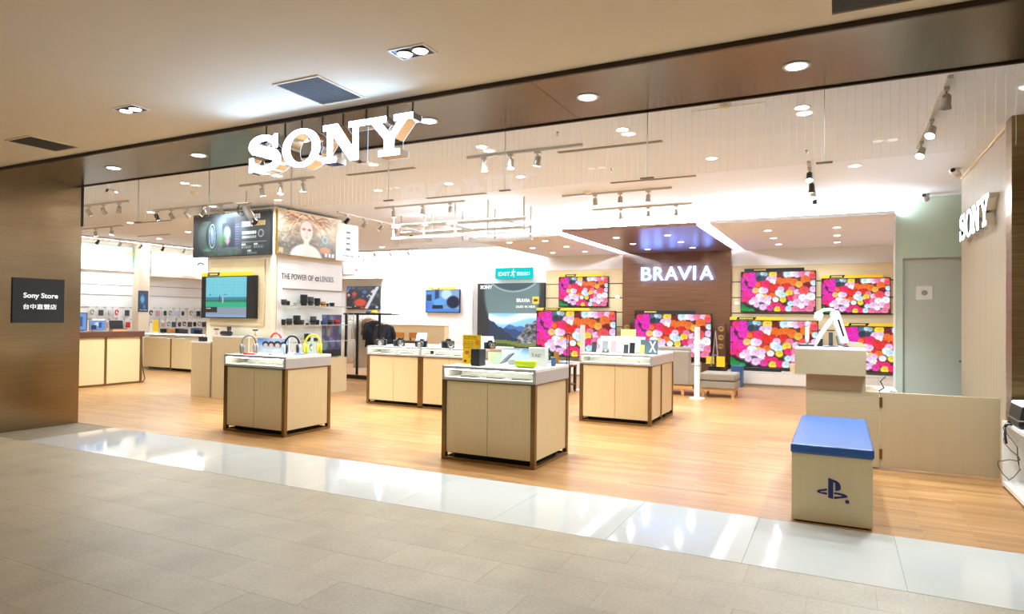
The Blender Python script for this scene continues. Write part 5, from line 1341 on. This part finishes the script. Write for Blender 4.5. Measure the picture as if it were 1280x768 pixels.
obj('riser', MB().box(-.14, .14, -.10, .10, 0, .04), M['lightwood'], t); obj('keyboard_deck', MB().box(-.13, .13, -.10, .09, .04, .055), M['darkgrey'], t); obj('screen_lid', MB().box(-.13, .13, 0, .012, 0, .17).xf(Matrix.Translation((0, .08, .055)) @ Matrix.Rotation(-.2, 4, 'X')), M['black'], t)
a, u, v = canvas(30, 60, (.14, .26, .42)); blend(a, soft(np.hypot(u - .4, v - .4) - .2, .15), (.42, .66, .90)); blend(a, soft(np.hypot(u - .6, v - .75) - .12, .1), (.30, .52, .78)); rect(a, u, v, 0, 1, 0, .08, (.12, .16, .2)); rows_of_print(a, u, v, .1, .9, .9, .96, 1, (.8, .85, .9), 2)
t = thing('pillar_poster', 'small blue poster on the bay pillar at the left', 'poster', (-17.04, 11.44, 1.80), PI / 2); obj('poster_board', MB().box(-.14, .14, 0, .02, -.29, .29), M['black'], t); link('poster_print', sheet_mesh('poster_print', a, .27, .56), M['print'], t, (0, -.002, 0))
t = thing('flyer_stand', 'yellow and white flyers standing on the glass-topped counter', 'flyers', (-16.15, 11.16, .965), PI / 2 - .6); obj('holder', MB().box(-.12, .12, -.05, .05, 0, .02).box(-.1, .1, .02, .03, .02, .16), M['wplastic'], t); obj('flyer', MB().box(-.04, .10, 0, .006, .02, .33), M['yellow'], t); obj('flyer', MB().box(-.11, -.05, -.01, -.004, .02, .26), M['wplastic'], t)

# accessories hanging on the left wall, one by one
words = dict(black='black', darkgrey='dark grey', pink='pink', blue='blue', amber='amber', grey='grey', red='red', headwhite='pale blue', brown='brown')
rows_ = [('upper', 1.62, -17.18, [(11.72, 'black'), (11.92, 'pink'), (12.14, 'darkgrey'), (12.30, 'grey'), (12.52, 'headwhite'), (12.70, 'darkgrey'), (12.98, 'grey'), (13.22, 'black'), (13.40, 'darkgrey')]),
         ('lower', 1.30, -17.18, [(11.72, 'pink'), (11.90, 'grey'), (12.08, 'pink'), (12.26, 'grey'), (12.42, 'darkgrey'), (12.60, 'darkgrey'), (12.76, 'black'), (12.94, 'darkgrey'), (13.10, 'black'), (13.26, 'grey'), (13.42, 'darkgrey')])]
rows_ += [('upper left-bay', 1.62, -17.31, [(10.2, 'grey'), (10.42, 'darkgrey'), (10.64, 'headwhite'), (10.84, 'red'), (11.12, 'darkgrey')]), ('lower left-bay', 1.30, -17.31, [(10.3, 'grey'), (10.55, 'pink'), (10.75, 'headwhite'), (10.95, 'black'), (11.15, 'red')])]
for w, z, x, row in rows_:
    for k, (y, m) in enumerate(row):
        wd = .055 if k % 3 else .065
        t = thing('accessory_pack', f'{words[m]} accessory hanging in the {w} peg row, {ORD[k]} from the left', 'accessory', (x, y, z), PI / 2, 'hanging accessories')
        t.scale = (1.2, 1.0, 1.15)
        obj('peg', MB().cyl((0, 0, .008), (0, -.08, .012), .003, 6), M['silver'], t)
        obj('card', MB().box(-wd, wd, -.050, -.046, -.23, .02), M['wplastic'], t)
        q = MB()
        if k % 3 == 0:
            q.tube([(.035 * math.cos(b_), -.066, -.11 + .05 * math.sin(b_)) for b_ in [i * .5 for i in range(12)]], .012, 6)
        elif k % 3 == 1:
            q.box(-.045, .045, -.085, -.050, -.19, -.06)
        else:
            q.lathe([(.02, -.06), (.035, -.03), (.035, .03), (.02, .06)], 10, Matrix.Translation((0, -.075, -.12)))
        obj('product', q, M[m], t)
for k, (x, y, s, m) in enumerate([(-16.0, 11.35, .10, 'black'), (-15.79, 11.38, .09, 'amber'), (-15.58, 11.42, .09, 'amber'), (-15.35, 11.32, .11, 'black'), (-15.05, 11.2, .10, 'darkgrey'), (-14.85, 11.42, .13, 'blue'), (-14.62, 11.3, .10, 'black')]):
    t = thing('camera_case', f'{words[m]} camera pouch standing on the glass-topped counter, {ORD[k]} from the left', 'case', (x, y, .965), .3, 'pouches on the glass-topped counter')
    obj('pouch', MB().box(-s, s, -.05, .05, 0, s * 1.1), M[m], t, bevel=.015); obj('flap', MB().box(-s * .9, s * .9, -.056, -.048, s * .45, s * 1.05), M['blackmatte' if m == 'black' else m], t)

# ------------------------------------------------------------------ LOUNGE BEFORE THE SCREENS
t = thing('armchair', 'grey fabric armchair on light wood legs seen from behind', 'armchair', (-2.87, 13.12, 0))
obj('backrest', MB().box(-.40, .30, -.36, -.16, .20, .86), M['sofa'], t, bevel=.03, seg=3); obj('back_cushion', MB().box(-.36, .27, -.17, .0, .40, .93), M['sofa'], t, bevel=.05, seg=3); obj('seat', MB().box(-.36, .26, -.16, .45, .20, .45), M['sofa'], t, bevel=.03, seg=3)
for x0, x1 in ((-.48, -.36), (.27, .38)):
    obj('armrest', MB().box(x0, x1, -.34, .45, .20, .62), M['sofa'], t, bevel=.03, seg=3)
obj('frame', MB().box(-.42, .36, -.33, .42, .13, .19), M['lightwood'], t)
for x, y in ((-.40, -.30), (.16, -.30), (.30, .36), (-.40, .36)):
    obj('leg', MB().box(x - .02, x + .03, y - .02, y + .03, 0, .135), M['lightwood'], t)
t = thing('ottoman', 'grey fabric ottoman on light wood legs before the low screen', 'ottoman', (-2.00, 13.05, 0))
obj('cushion', MB().box(-.38, .28, -.30, .36, .315, .46), M['sofa'], t, bevel=.035, seg=3); obj('base', MB().box(-.38, .28, -.30, .36, .17, .312), M['sofa'], t, bevel=.02); obj('piping', MB().box(-.375, .275, -.295, .355, .308, .318), M['darkgrey'], t); obj('frame', MB().box(-.35, .25, -.27, .33, .12, .17), M['lightwood'], t)
for x, y in ((-.34, -.26), (.20, -.26), (.20, .28), (-.34, .28)):
    obj('leg', MB().box(x, x + .045, y, y + .045, 0, .125), M['lightwood'], t)
def tower(x, y, label):
    t = thing('tower_speaker', label, 'speaker', (x, y, 0), 0, 'white tower speakers')
    obj('base', MB().lathe([(.135, 0), (.14, .008), (.13, .022), (.05, .03)], 24), M['wplastic'], t, smooth=False)
    obj('column', MB().lathe([(.052, .028), (.052, .62), (.050, .625), (.050, 1.325), (.044, 1.335)], 20), M['wplastic'], t, smooth=False); obj('joint_ring', MB().lathe([(.0535, .61), (.0535, .625)], 20), M['grey'], t)
    return t
tower(-2.36, 12.42, 'slim white tower speaker on a round base before the ottoman')
tower(-4.68, 12.56, 'slim white tower speaker on a round base left of the phone counter')
t = thing('side_table', 'dark wood side table with black legs left of the phone counter', 'table', (-4.93, 12.20, 0))
obj('table_top', MB().box(-.20, .20, -.19, .19, .50, .535), M['darkwood'], t); obj('lower_shelf', MB().box(-.19, .19, -.18, .18, .14, .165), M['darkwood'], t)
for x in (-.17, .17):
    for y in (-.155, .155):
        obj('leg', MB().box(x - .025, x + .025, y - .025, y + .025, .03, .50), M['black'], t); obj('caster', MB().lathe([(.02, 0), (.024, .01), (.02, .03)], 10, Matrix.Translation((x, y, 0))), M['black'], t)
t = thing('headset_stand', 'thin black headphone stand on the dark side table', 'stand', (-4.82, 12.12, .535)); obj('base', MB().lathe([(.09, 0), (.09, .008), (.02, .014)], 18), M['black'], t); obj('post', MB().box(-.03, -.018, -.006, .006, .01, .60).box(.018, .03, -.006, .006, .01, .60), M['black'], t); obj('hook', MB().tube([(-.065, 0, .585), (-.04, 0, .62), (0, 0, .63), (.04, 0, .62), (.065, 0, .585)], .014, 8), M['black'], t)
tag(obj('turntable', MB().lathe([(.17, 0), (.18, .012), (.18, .05), (.15, .07), (.05, .075)], 20, Matrix.Translation((-4.98, 12.28, .535)) @ Matrix.Scale(.55, 4, (1, 0, 0)) @ Matrix.Scale(.55, 4, (0, 1, 0))), M['headwhite']), 'pale round player lying on the dark side table', 'player')
tag(obj('price_sign', MB().box(-.055, .055, 0, .006, .0, .26).box(-.055, .055, -.03, .03, 0, .004).xf(Matrix.Translation((-5.06, 12.08, .535)) @ Matrix.Rotation(-.1, 4, 'X')), M['gold']), 'narrow gold card standing on the dark side table', 'sign')

# low cabinets and things by the screens
def low_cabinet(x0, x1, y0, y1, h, n, m, label):
    t = thing('media_cabinet', label, 'cabinet', ((x0 + x1) / 2, y0, 0)); w = (x1 - x0) / 2; d = y1 - y0
    obj('carcass', MB().box(-w, w, .02, d, .05, h - .02), M[m], t); obj('top', MB().box(-w - .005, w + .005, -.002, d, h - .02, h), M[m], t); obj('plinth', MB().box(-w + .02, w - .02, .03, d, 0, .05), M['glam'], t)
    for k in range(n):
        a = -w + 2 * w * k / n; obj('drawer', MB().box(a + .003, a + 2 * w / n - .003, 0, .02, .06, h - .026), M[m], t)
    return t
low_cabinet(-2.25, 1.72, 15.36, 15.95, .335, 4, 'wlam', 'long low white cabinet under the right screens')
low_cabinet(-4.85, -2.30, 15.45, 15.89, .45, 3, 'darkwood', 'low dark wood cabinet under the middle screen')
low_cabinet(-7.2, -4.95, 15.40, 15.95, .36, 3, 'wlam', 'low white cabinet under the left large screen')
t = thing('soundbar', 'long black soundbar on the white cabinet under the low right screen', 'soundbar', (-1.55, 15.47, .335)); obj('body', MB().box(-.42, .42, -.05, .05, 0, .08), M['black'], t, bevel=.01); obj('grille', MB().box(-.40, .40, -.053, -.049, .012, .068), M['blackmatte'], t)
tag(obj('display_plinth', MB().box(-.95, -.05, 15.37, 15.60, .335, .52), M['panelwood']), 'pale wood block on the white cabinet beside the soundbar', 'block')
tag(obj('subwoofer', MB().box(-2.12, -1.88, 14.98, 15.22, 0, .46).box(-2.09, -1.91, 14.975, 14.98, .26, .44), M['blue'], bevel=.006), 'small blue-topped speaker box on the floor behind the ottoman', 'speaker')
for k, (x, z0, w) in enumerate([(-4.64, .45, 'left of the middle flower screen'), (-2.42, .45, 'right of the middle flower screen')]):
    t = thing('shelf_speaker', f'tall dark speaker with gold drivers on the dark cabinet {w}', 'speaker', (x, 15.62, z0), 0, 'dark speakers by the middle screen')
    obj('body', MB().box(-.085, .085, -.08, .10, 0, .92), M['darkwood'], t, bevel=.004, seg=1)
    for q in range(3):
        obj('driver', MB().lathe([(.07, 0), (.072, .01), (.045, .016), (.02, .006)], 16, Matrix.Translation((0, -.08, .80 - .20 * q)) @ Matrix.Rotation(PI / 2, 4, 'X')), M['brassdark'], t)
t = thing('silver_tower', 'silver lattice tower ornament standing before the right dark speaker', 'ornament', (-2.50, 15.28, 0))
obj('plinth', MB().box(-.13, .13, -.12, .12, 0, .42), M['black'], t); tw = MB()
for sx in (-1, 1):
    for sy in (-1, 1):
        tw.tube([(sx * .085, sy * .085, .42), (sx * .05, sy * .05, .68), (sx * .022, sy * .022, .98), (0, 0, 1.22)], .011, 6)
obj('lattice', tw, M['silver'], t); obj('platform', MB().box(-.06, .06, -.06, .06, .66, .68).box(-.034, .034, -.034, .034, .90, .915), M['silver'], t)
for k, (x, z, y, w) in enumerate([(-2.36, .42, 15.13, 'before the silver tower'), (-2.66, .45, 15.55, 'on the dark cabinet edge below the middle screen')]):
    tag(obj('price_sign', MB().box(-.09, .09, 0, .012, 0, .23 - .06 * k).box(-.09, .09, -.03, .03, 0, .006).xf(Matrix.Translation((x, y, z))), M['yellow']), f'yellow price card standing {w}', 'sign', 'yellow price cards by the middle screen')

# ------------------------------------------------------------------ TAUPE COUNTER, HALF GATE, BENCH, SHELF
t = thing('demo_counter', 'taupe counter with an overhanging top box beside the half gate', 'counter', (-0.03, 7.57, 0))
obj('base', MB().box(-.28, .398, .0, .62, .01, .770), M['podlam'], t, bevel=.002, seg=1); obj('pedestal', MB().box(-.28, .275, .002, .62, .770, .93), M['podlam'], t); obj('top_box', MB().box(-.385, .275, -.10, .78, .93, 1.185), M['podlam'], t, bevel=.002, seg=1); obj('top', MB().box(-.386, .276, -.101, .781, 1.185, 1.20), M['wlam'], t); obj('plinth', MB().box(-.26, .36, .03, .6, 0, .012), M['blackmatte'], t)
t = thing('half_gate', 'low sand-coloured swing gate between the taupe counter and the right wall', 'gate', (.366, 7.57, 0))
obj('leaf', MB().box(.006, .995, .0, .035, .02, .772), M['gate'], t, bevel=.002, seg=1)
for z in (.62, .10):
    obj('hinge', MB().box(.002, .028, -.006, .0, z, z + .10).cyl((.014, -.007, z), (.014, -.007, z + .10), .006, 8), M['post'], t)
t = thing('bench', 'sand-coloured box bench with a blue vinyl cushion at the entrance', 'bench', (-.043, 5.31, 0))
obj('box', MB().box(-.27, .262, .0, 1.62, .012, .505), M['benchbox'], t, bevel=.002, seg=1); obj('plinth', MB().box(-.25, .24, .02, 1.6, 0, .012), M['blackmatte'], t)
obj('cushion', MB().box(-.278, .272, -.008, 1.628, .505, .572), M['blueleather'], t, bevel=.014, seg=3)
# emblem: upright P with a lying S behind it
def emb(pts):
    s = .00058; return [((x - 385) * s * 1.0, (y) * s) for x, y in pts]
e = MB()
def P_(pts): e.prism(emb(pts), -.0025, -.0005)
P_([(345, 0), (402, 12 - 20), (402, 232), (345, 250)])
e2 = []
bow_o = [(402, 232), (440, 222), (470, 200), (486, 165), (486, 125), (470, 105), (425, 92)]; bow_i = [(402, 200), (412, 198), (420, 190), (424, 180), (424, 140), (424, 120), (424, 108)]
e.strip(emb(bow_i), emb(bow_o), -.0025, -.0005)
sl_o = [(332, 112), (280, 98), (232, 84), (216, 68), (222, 52), (262, 42), (332, 34)]; sl_i = [(332, 88), (290, 76), (262, 70), (252, 64), (256, 60), (280, 60), (332, 62)]
e.strip(emb(sl_o), emb(sl_i), -.0025, -.0005)
sr_o = [(412, 76), (470, 76), (530, 66), (562, 44), (556, 28), (500, 14), (412, -8)]; sr_i = [(412, 52), (450, 54), (486, 48), (500, 42), (496, 38), (470, 30), (412, 22)]
e.strip(emb(sr_i), emb(sr_o), -.0025, -.0005)
e.lathe([(.014, 0), (.014, .002)], 14, Matrix.Translation((emb([(558, -24)])[0][0], -.0005, emb([(558, -24)])[0][1])) @ Matrix.Rotation(PI / 2, 4, 'X'))
obj('emblem', e, M['navy'], t, (.0, 0, .20))
# on the taupe counter
t = thing('motion_wand', 'white wand controller standing in a dark charging cradle on the taupe counter', 'controller', (-.315, 7.93, 1.20)); obj('cradle', MB().box(-.09, .075, -.05, .06, 0, .03), M['darkgrey'], t, bevel=.006); obj('handle', MB().lathe([(.018, .03), (.022, .10), (.020, .20), (.022, .215)], 14), M['wplastic'], t, smooth=True); obj('light_ball', MB().lathe([(.010, .215), (.021, .23), (.024, .25), (.018, .27), (.004, .278)], 14), M['headwhite'], t, smooth=True)
t = thing('visor_headset', 'white visor headset on a stand on the taupe counter', 'headset', (-.08, 7.95, 1.20), .25)
obj('stand', MB().cyl((0, 0, 0), (0, 0, .16), .022, 12).lathe([(.085, 0), (.08, .01), (.03, .018)], 18), M['darkgrey'], t)
vm = Matrix.Translation((.085, 0, .215)) @ Matrix.Rotation(math.radians(-17), 4, 'Y')
obj('visor', MB().box(-.045, .045, -.06, .06, -.185, .185).xf(vm), M['wplastic'], t, bevel=.030, seg=3)
obj('visor_band', MB().box(-.008, .010, -.064, .064, -.10, .09).xf(vm), M['black'], t, bevel=.003)
obj('head_strap', MB().tube([(-.12, 0, .375), (-.07, 0, .405), (-.01, 0, .412), (.035, 0, .395)], .018, 8), M['wplastic'], t, smooth=True)
obj('rear_pad', MB().lathe([(.03, -.045), (.046, -.03), (.046, .03), (.03, .045)], 14, Matrix.Translation((-.125, 0, .335)) @ Matrix.Rotation(.3, 4, 'Y')), M['wplastic'], t, smooth=True)
obj('rear_strap', MB().tube([(-.150, 0, .03), (-.11, 0, .12), (-.04, 0, .23), (.03, 0, .33)], [.018, .024, .026, .024], 8), M['wplastic'], t, smooth=True)
obj('cable', MB().tube([(.05, -.03, .12), (.06, -.07, .03), (.12, -.08, .012), (.16, -.05, .012), (.13, -.02, .012)], .008, 8), M['darkgrey'], t)
tag(obj('camera_bar', MB().box(-.03, .03, -.025, .025, 0, .085).xf(Matrix.Translation((-.19, 8.08, 1.20))), M['black'], bevel=.005), 'small black sensor block between wand and visor headset', 'sensor')
tag(obj('manual_box', MB().prism([(-.09, 0), (.10, 0), (.06, .05), (-.09, .062)], -.05, .05).xf(Matrix.Translation((.168, 8.02, 1.20))), M['podlam']), 'sloped beige box at the right end of the taupe counter top', 'box')
t = thing('cable_bundle', 'dark plugs and cables on the white low unit behind the taupe counter', 'cable', (.50, 9.3, 0))
tag(t, 'dark plugs and cables on the white low unit behind the taupe counter', 'cable')
obj('lead', MB().tube([(-.06, 0, .50), (-.05, .02, .62), (.0, 0, .66), (-.04, 0, .74), (.02, .02, .80)], .009, 6), M['black'], t); obj('lead', MB().tube([(-.02, 0, .52), (.08, 0, .62), (.2, .02, .60), (.28, .02, .52)], .007, 6), M['darkgrey'], t); obj('plug', MB().box(-.10, -.04, -.02, .02, .50, .525).box(-.03, .03, -.02, .02, .50, .52), M['black'], t)
tag(obj('low_unit', MB().box(.30, .74, 9.0, 11.4, .0, .50), M['wlam'], bevel=.003, seg=1), 'long white low unit behind the taupe counter', 'cabinet')
# open shelf at the right edge
t = thing('open_shelf', 'white open shelf unit at the right edge by the half gate', 'shelf', (1.33, 7.33, 0))
obj('end_panel', MB().box(0, .42, -.035, .0, 0, .60), M['wlam'], t); obj('top_board', MB().box(0, .42, -2.2, -.035, .572, .60), M['wlam'], t); obj('bottom_board', MB().box(0, .42, -2.2, -.035, .02, .055), M['wlam'], t); obj('back_board', MB().box(.405, .42, -2.2, -.035, .055, .572), M['glam'], t)
obj('end_panel', MB().box(0, .42, -2.23, -2.2, 0, .60), M['wlam'], t)
t = thing('game_console', 'black console with a white top edge on the white open shelf', 'console', (1.585, 6.98, .60))
obj('lower_shell', MB().box(-.24, .15, -.20, .20, .012, .062), M['black'], t, bevel=.012); obj('silver_band', MB().box(-.243, .15, -.203, .203, .062, .074), M['silver'], t); obj('upper_shell', MB().prism([(-.235, .074), (.15, .074), (.15, .20), (-.215, .185)], -.2, .2), M['black'], t, bevel=.006); obj('white_top', MB().prism([(-.220, .183), (.15, .198), (.15, .224), (-.205, .205)], -.202, .202), M['wplastic'], t, bevel=.004); obj('foot', MB().box(-.2, .12, -.17, .17, 0, .014), M['blackmatte'], t)
t = thing('controller_cable', 'thin black cable hanging in loops from the white open shelf', 'cable', (1.32, 7.0, 0))
obj('plug', MB().box(.02, .07, .14, .18, .603, .618), M['black'], t, bevel=.004)
obj('lead', MB().tube([(.05, .16, .611), (.02, .17, .609), (-.010, .171, .554), (-.009, .09, .518), (-.009, .159, .446), (-.010, .131, .425), (-.011, -.116, .405), (-.011, -.393, .401), (-.012, -.441, .386), (-.012, -.393, .365), (-.014, -.1, .32), (-.015, .2, .25), (-.016, .33, .224), (-.016, .36, .19), (-.014, .30, .165), (-.012, .159, .142), (-.010, -.063, .139), (-.010, -.219, .198), (-.010, -.44, .304), (-.010, -.393, .342), (-.010, -.359, .394), (-.010, -.35, .47), (-.011, -.27, .487), (-.011, .03, .522), (-.011, .07, .57), (.02, .06, .609)], .0042, 6), M['black'], t, smooth=True)
obj('strap', MB().tube([(.012, -.03, .612), (.002, .0, .611), (-.015, .05, .59), (-.02, .05, .52), (-.018, .0, .44)], .010, 6), M['black'], t, smooth=True)
tag(obj('gamepad', MB().box(-.05, .05, -.07, .07, 0, .035).xf(Matrix.Translation((1.42, 6.68, .60))), M['black'], bevel=.015, seg=3), 'small black gamepad lying on the white open shelf', 'gamepad')
t = thing('fire_call_point', 'white square plate with a round centre on the green door', 'alarm', (1.165, 11.735, 1.925)); obj('plate', MB().box(-.11, .11, -.012, 0, -.105, .105), M['wplastic'], t, bevel=.004); obj('button', MB().lathe([(.04, 0), (.04, .01), (.03, .014)], 18, Matrix.Translation((0, -.012, 0)) @ Matrix.Rotation(PI / 2, 4, 'X')), M['grey'], t)
for k, (x, z, w) in enumerate([(-5.02, 2.02, 'left'), (-2.12, 1.86, 'right')]):
    tag(obj('wall_socket', MB().box(x - .06, x + .06, 15.945, 15.96, z - .04, z + .04).box(x - .025, x + .025, 15.94, 15.945, z - .015, z + .015), M['wplastic']), f'small wall socket on the pale slat wall {w} of the walnut wall', 'socket', 'wall sockets')
for o in list(COL.objects):
    if o.type == 'MESH' and o.name.startswith('wall_socket'):
        pass
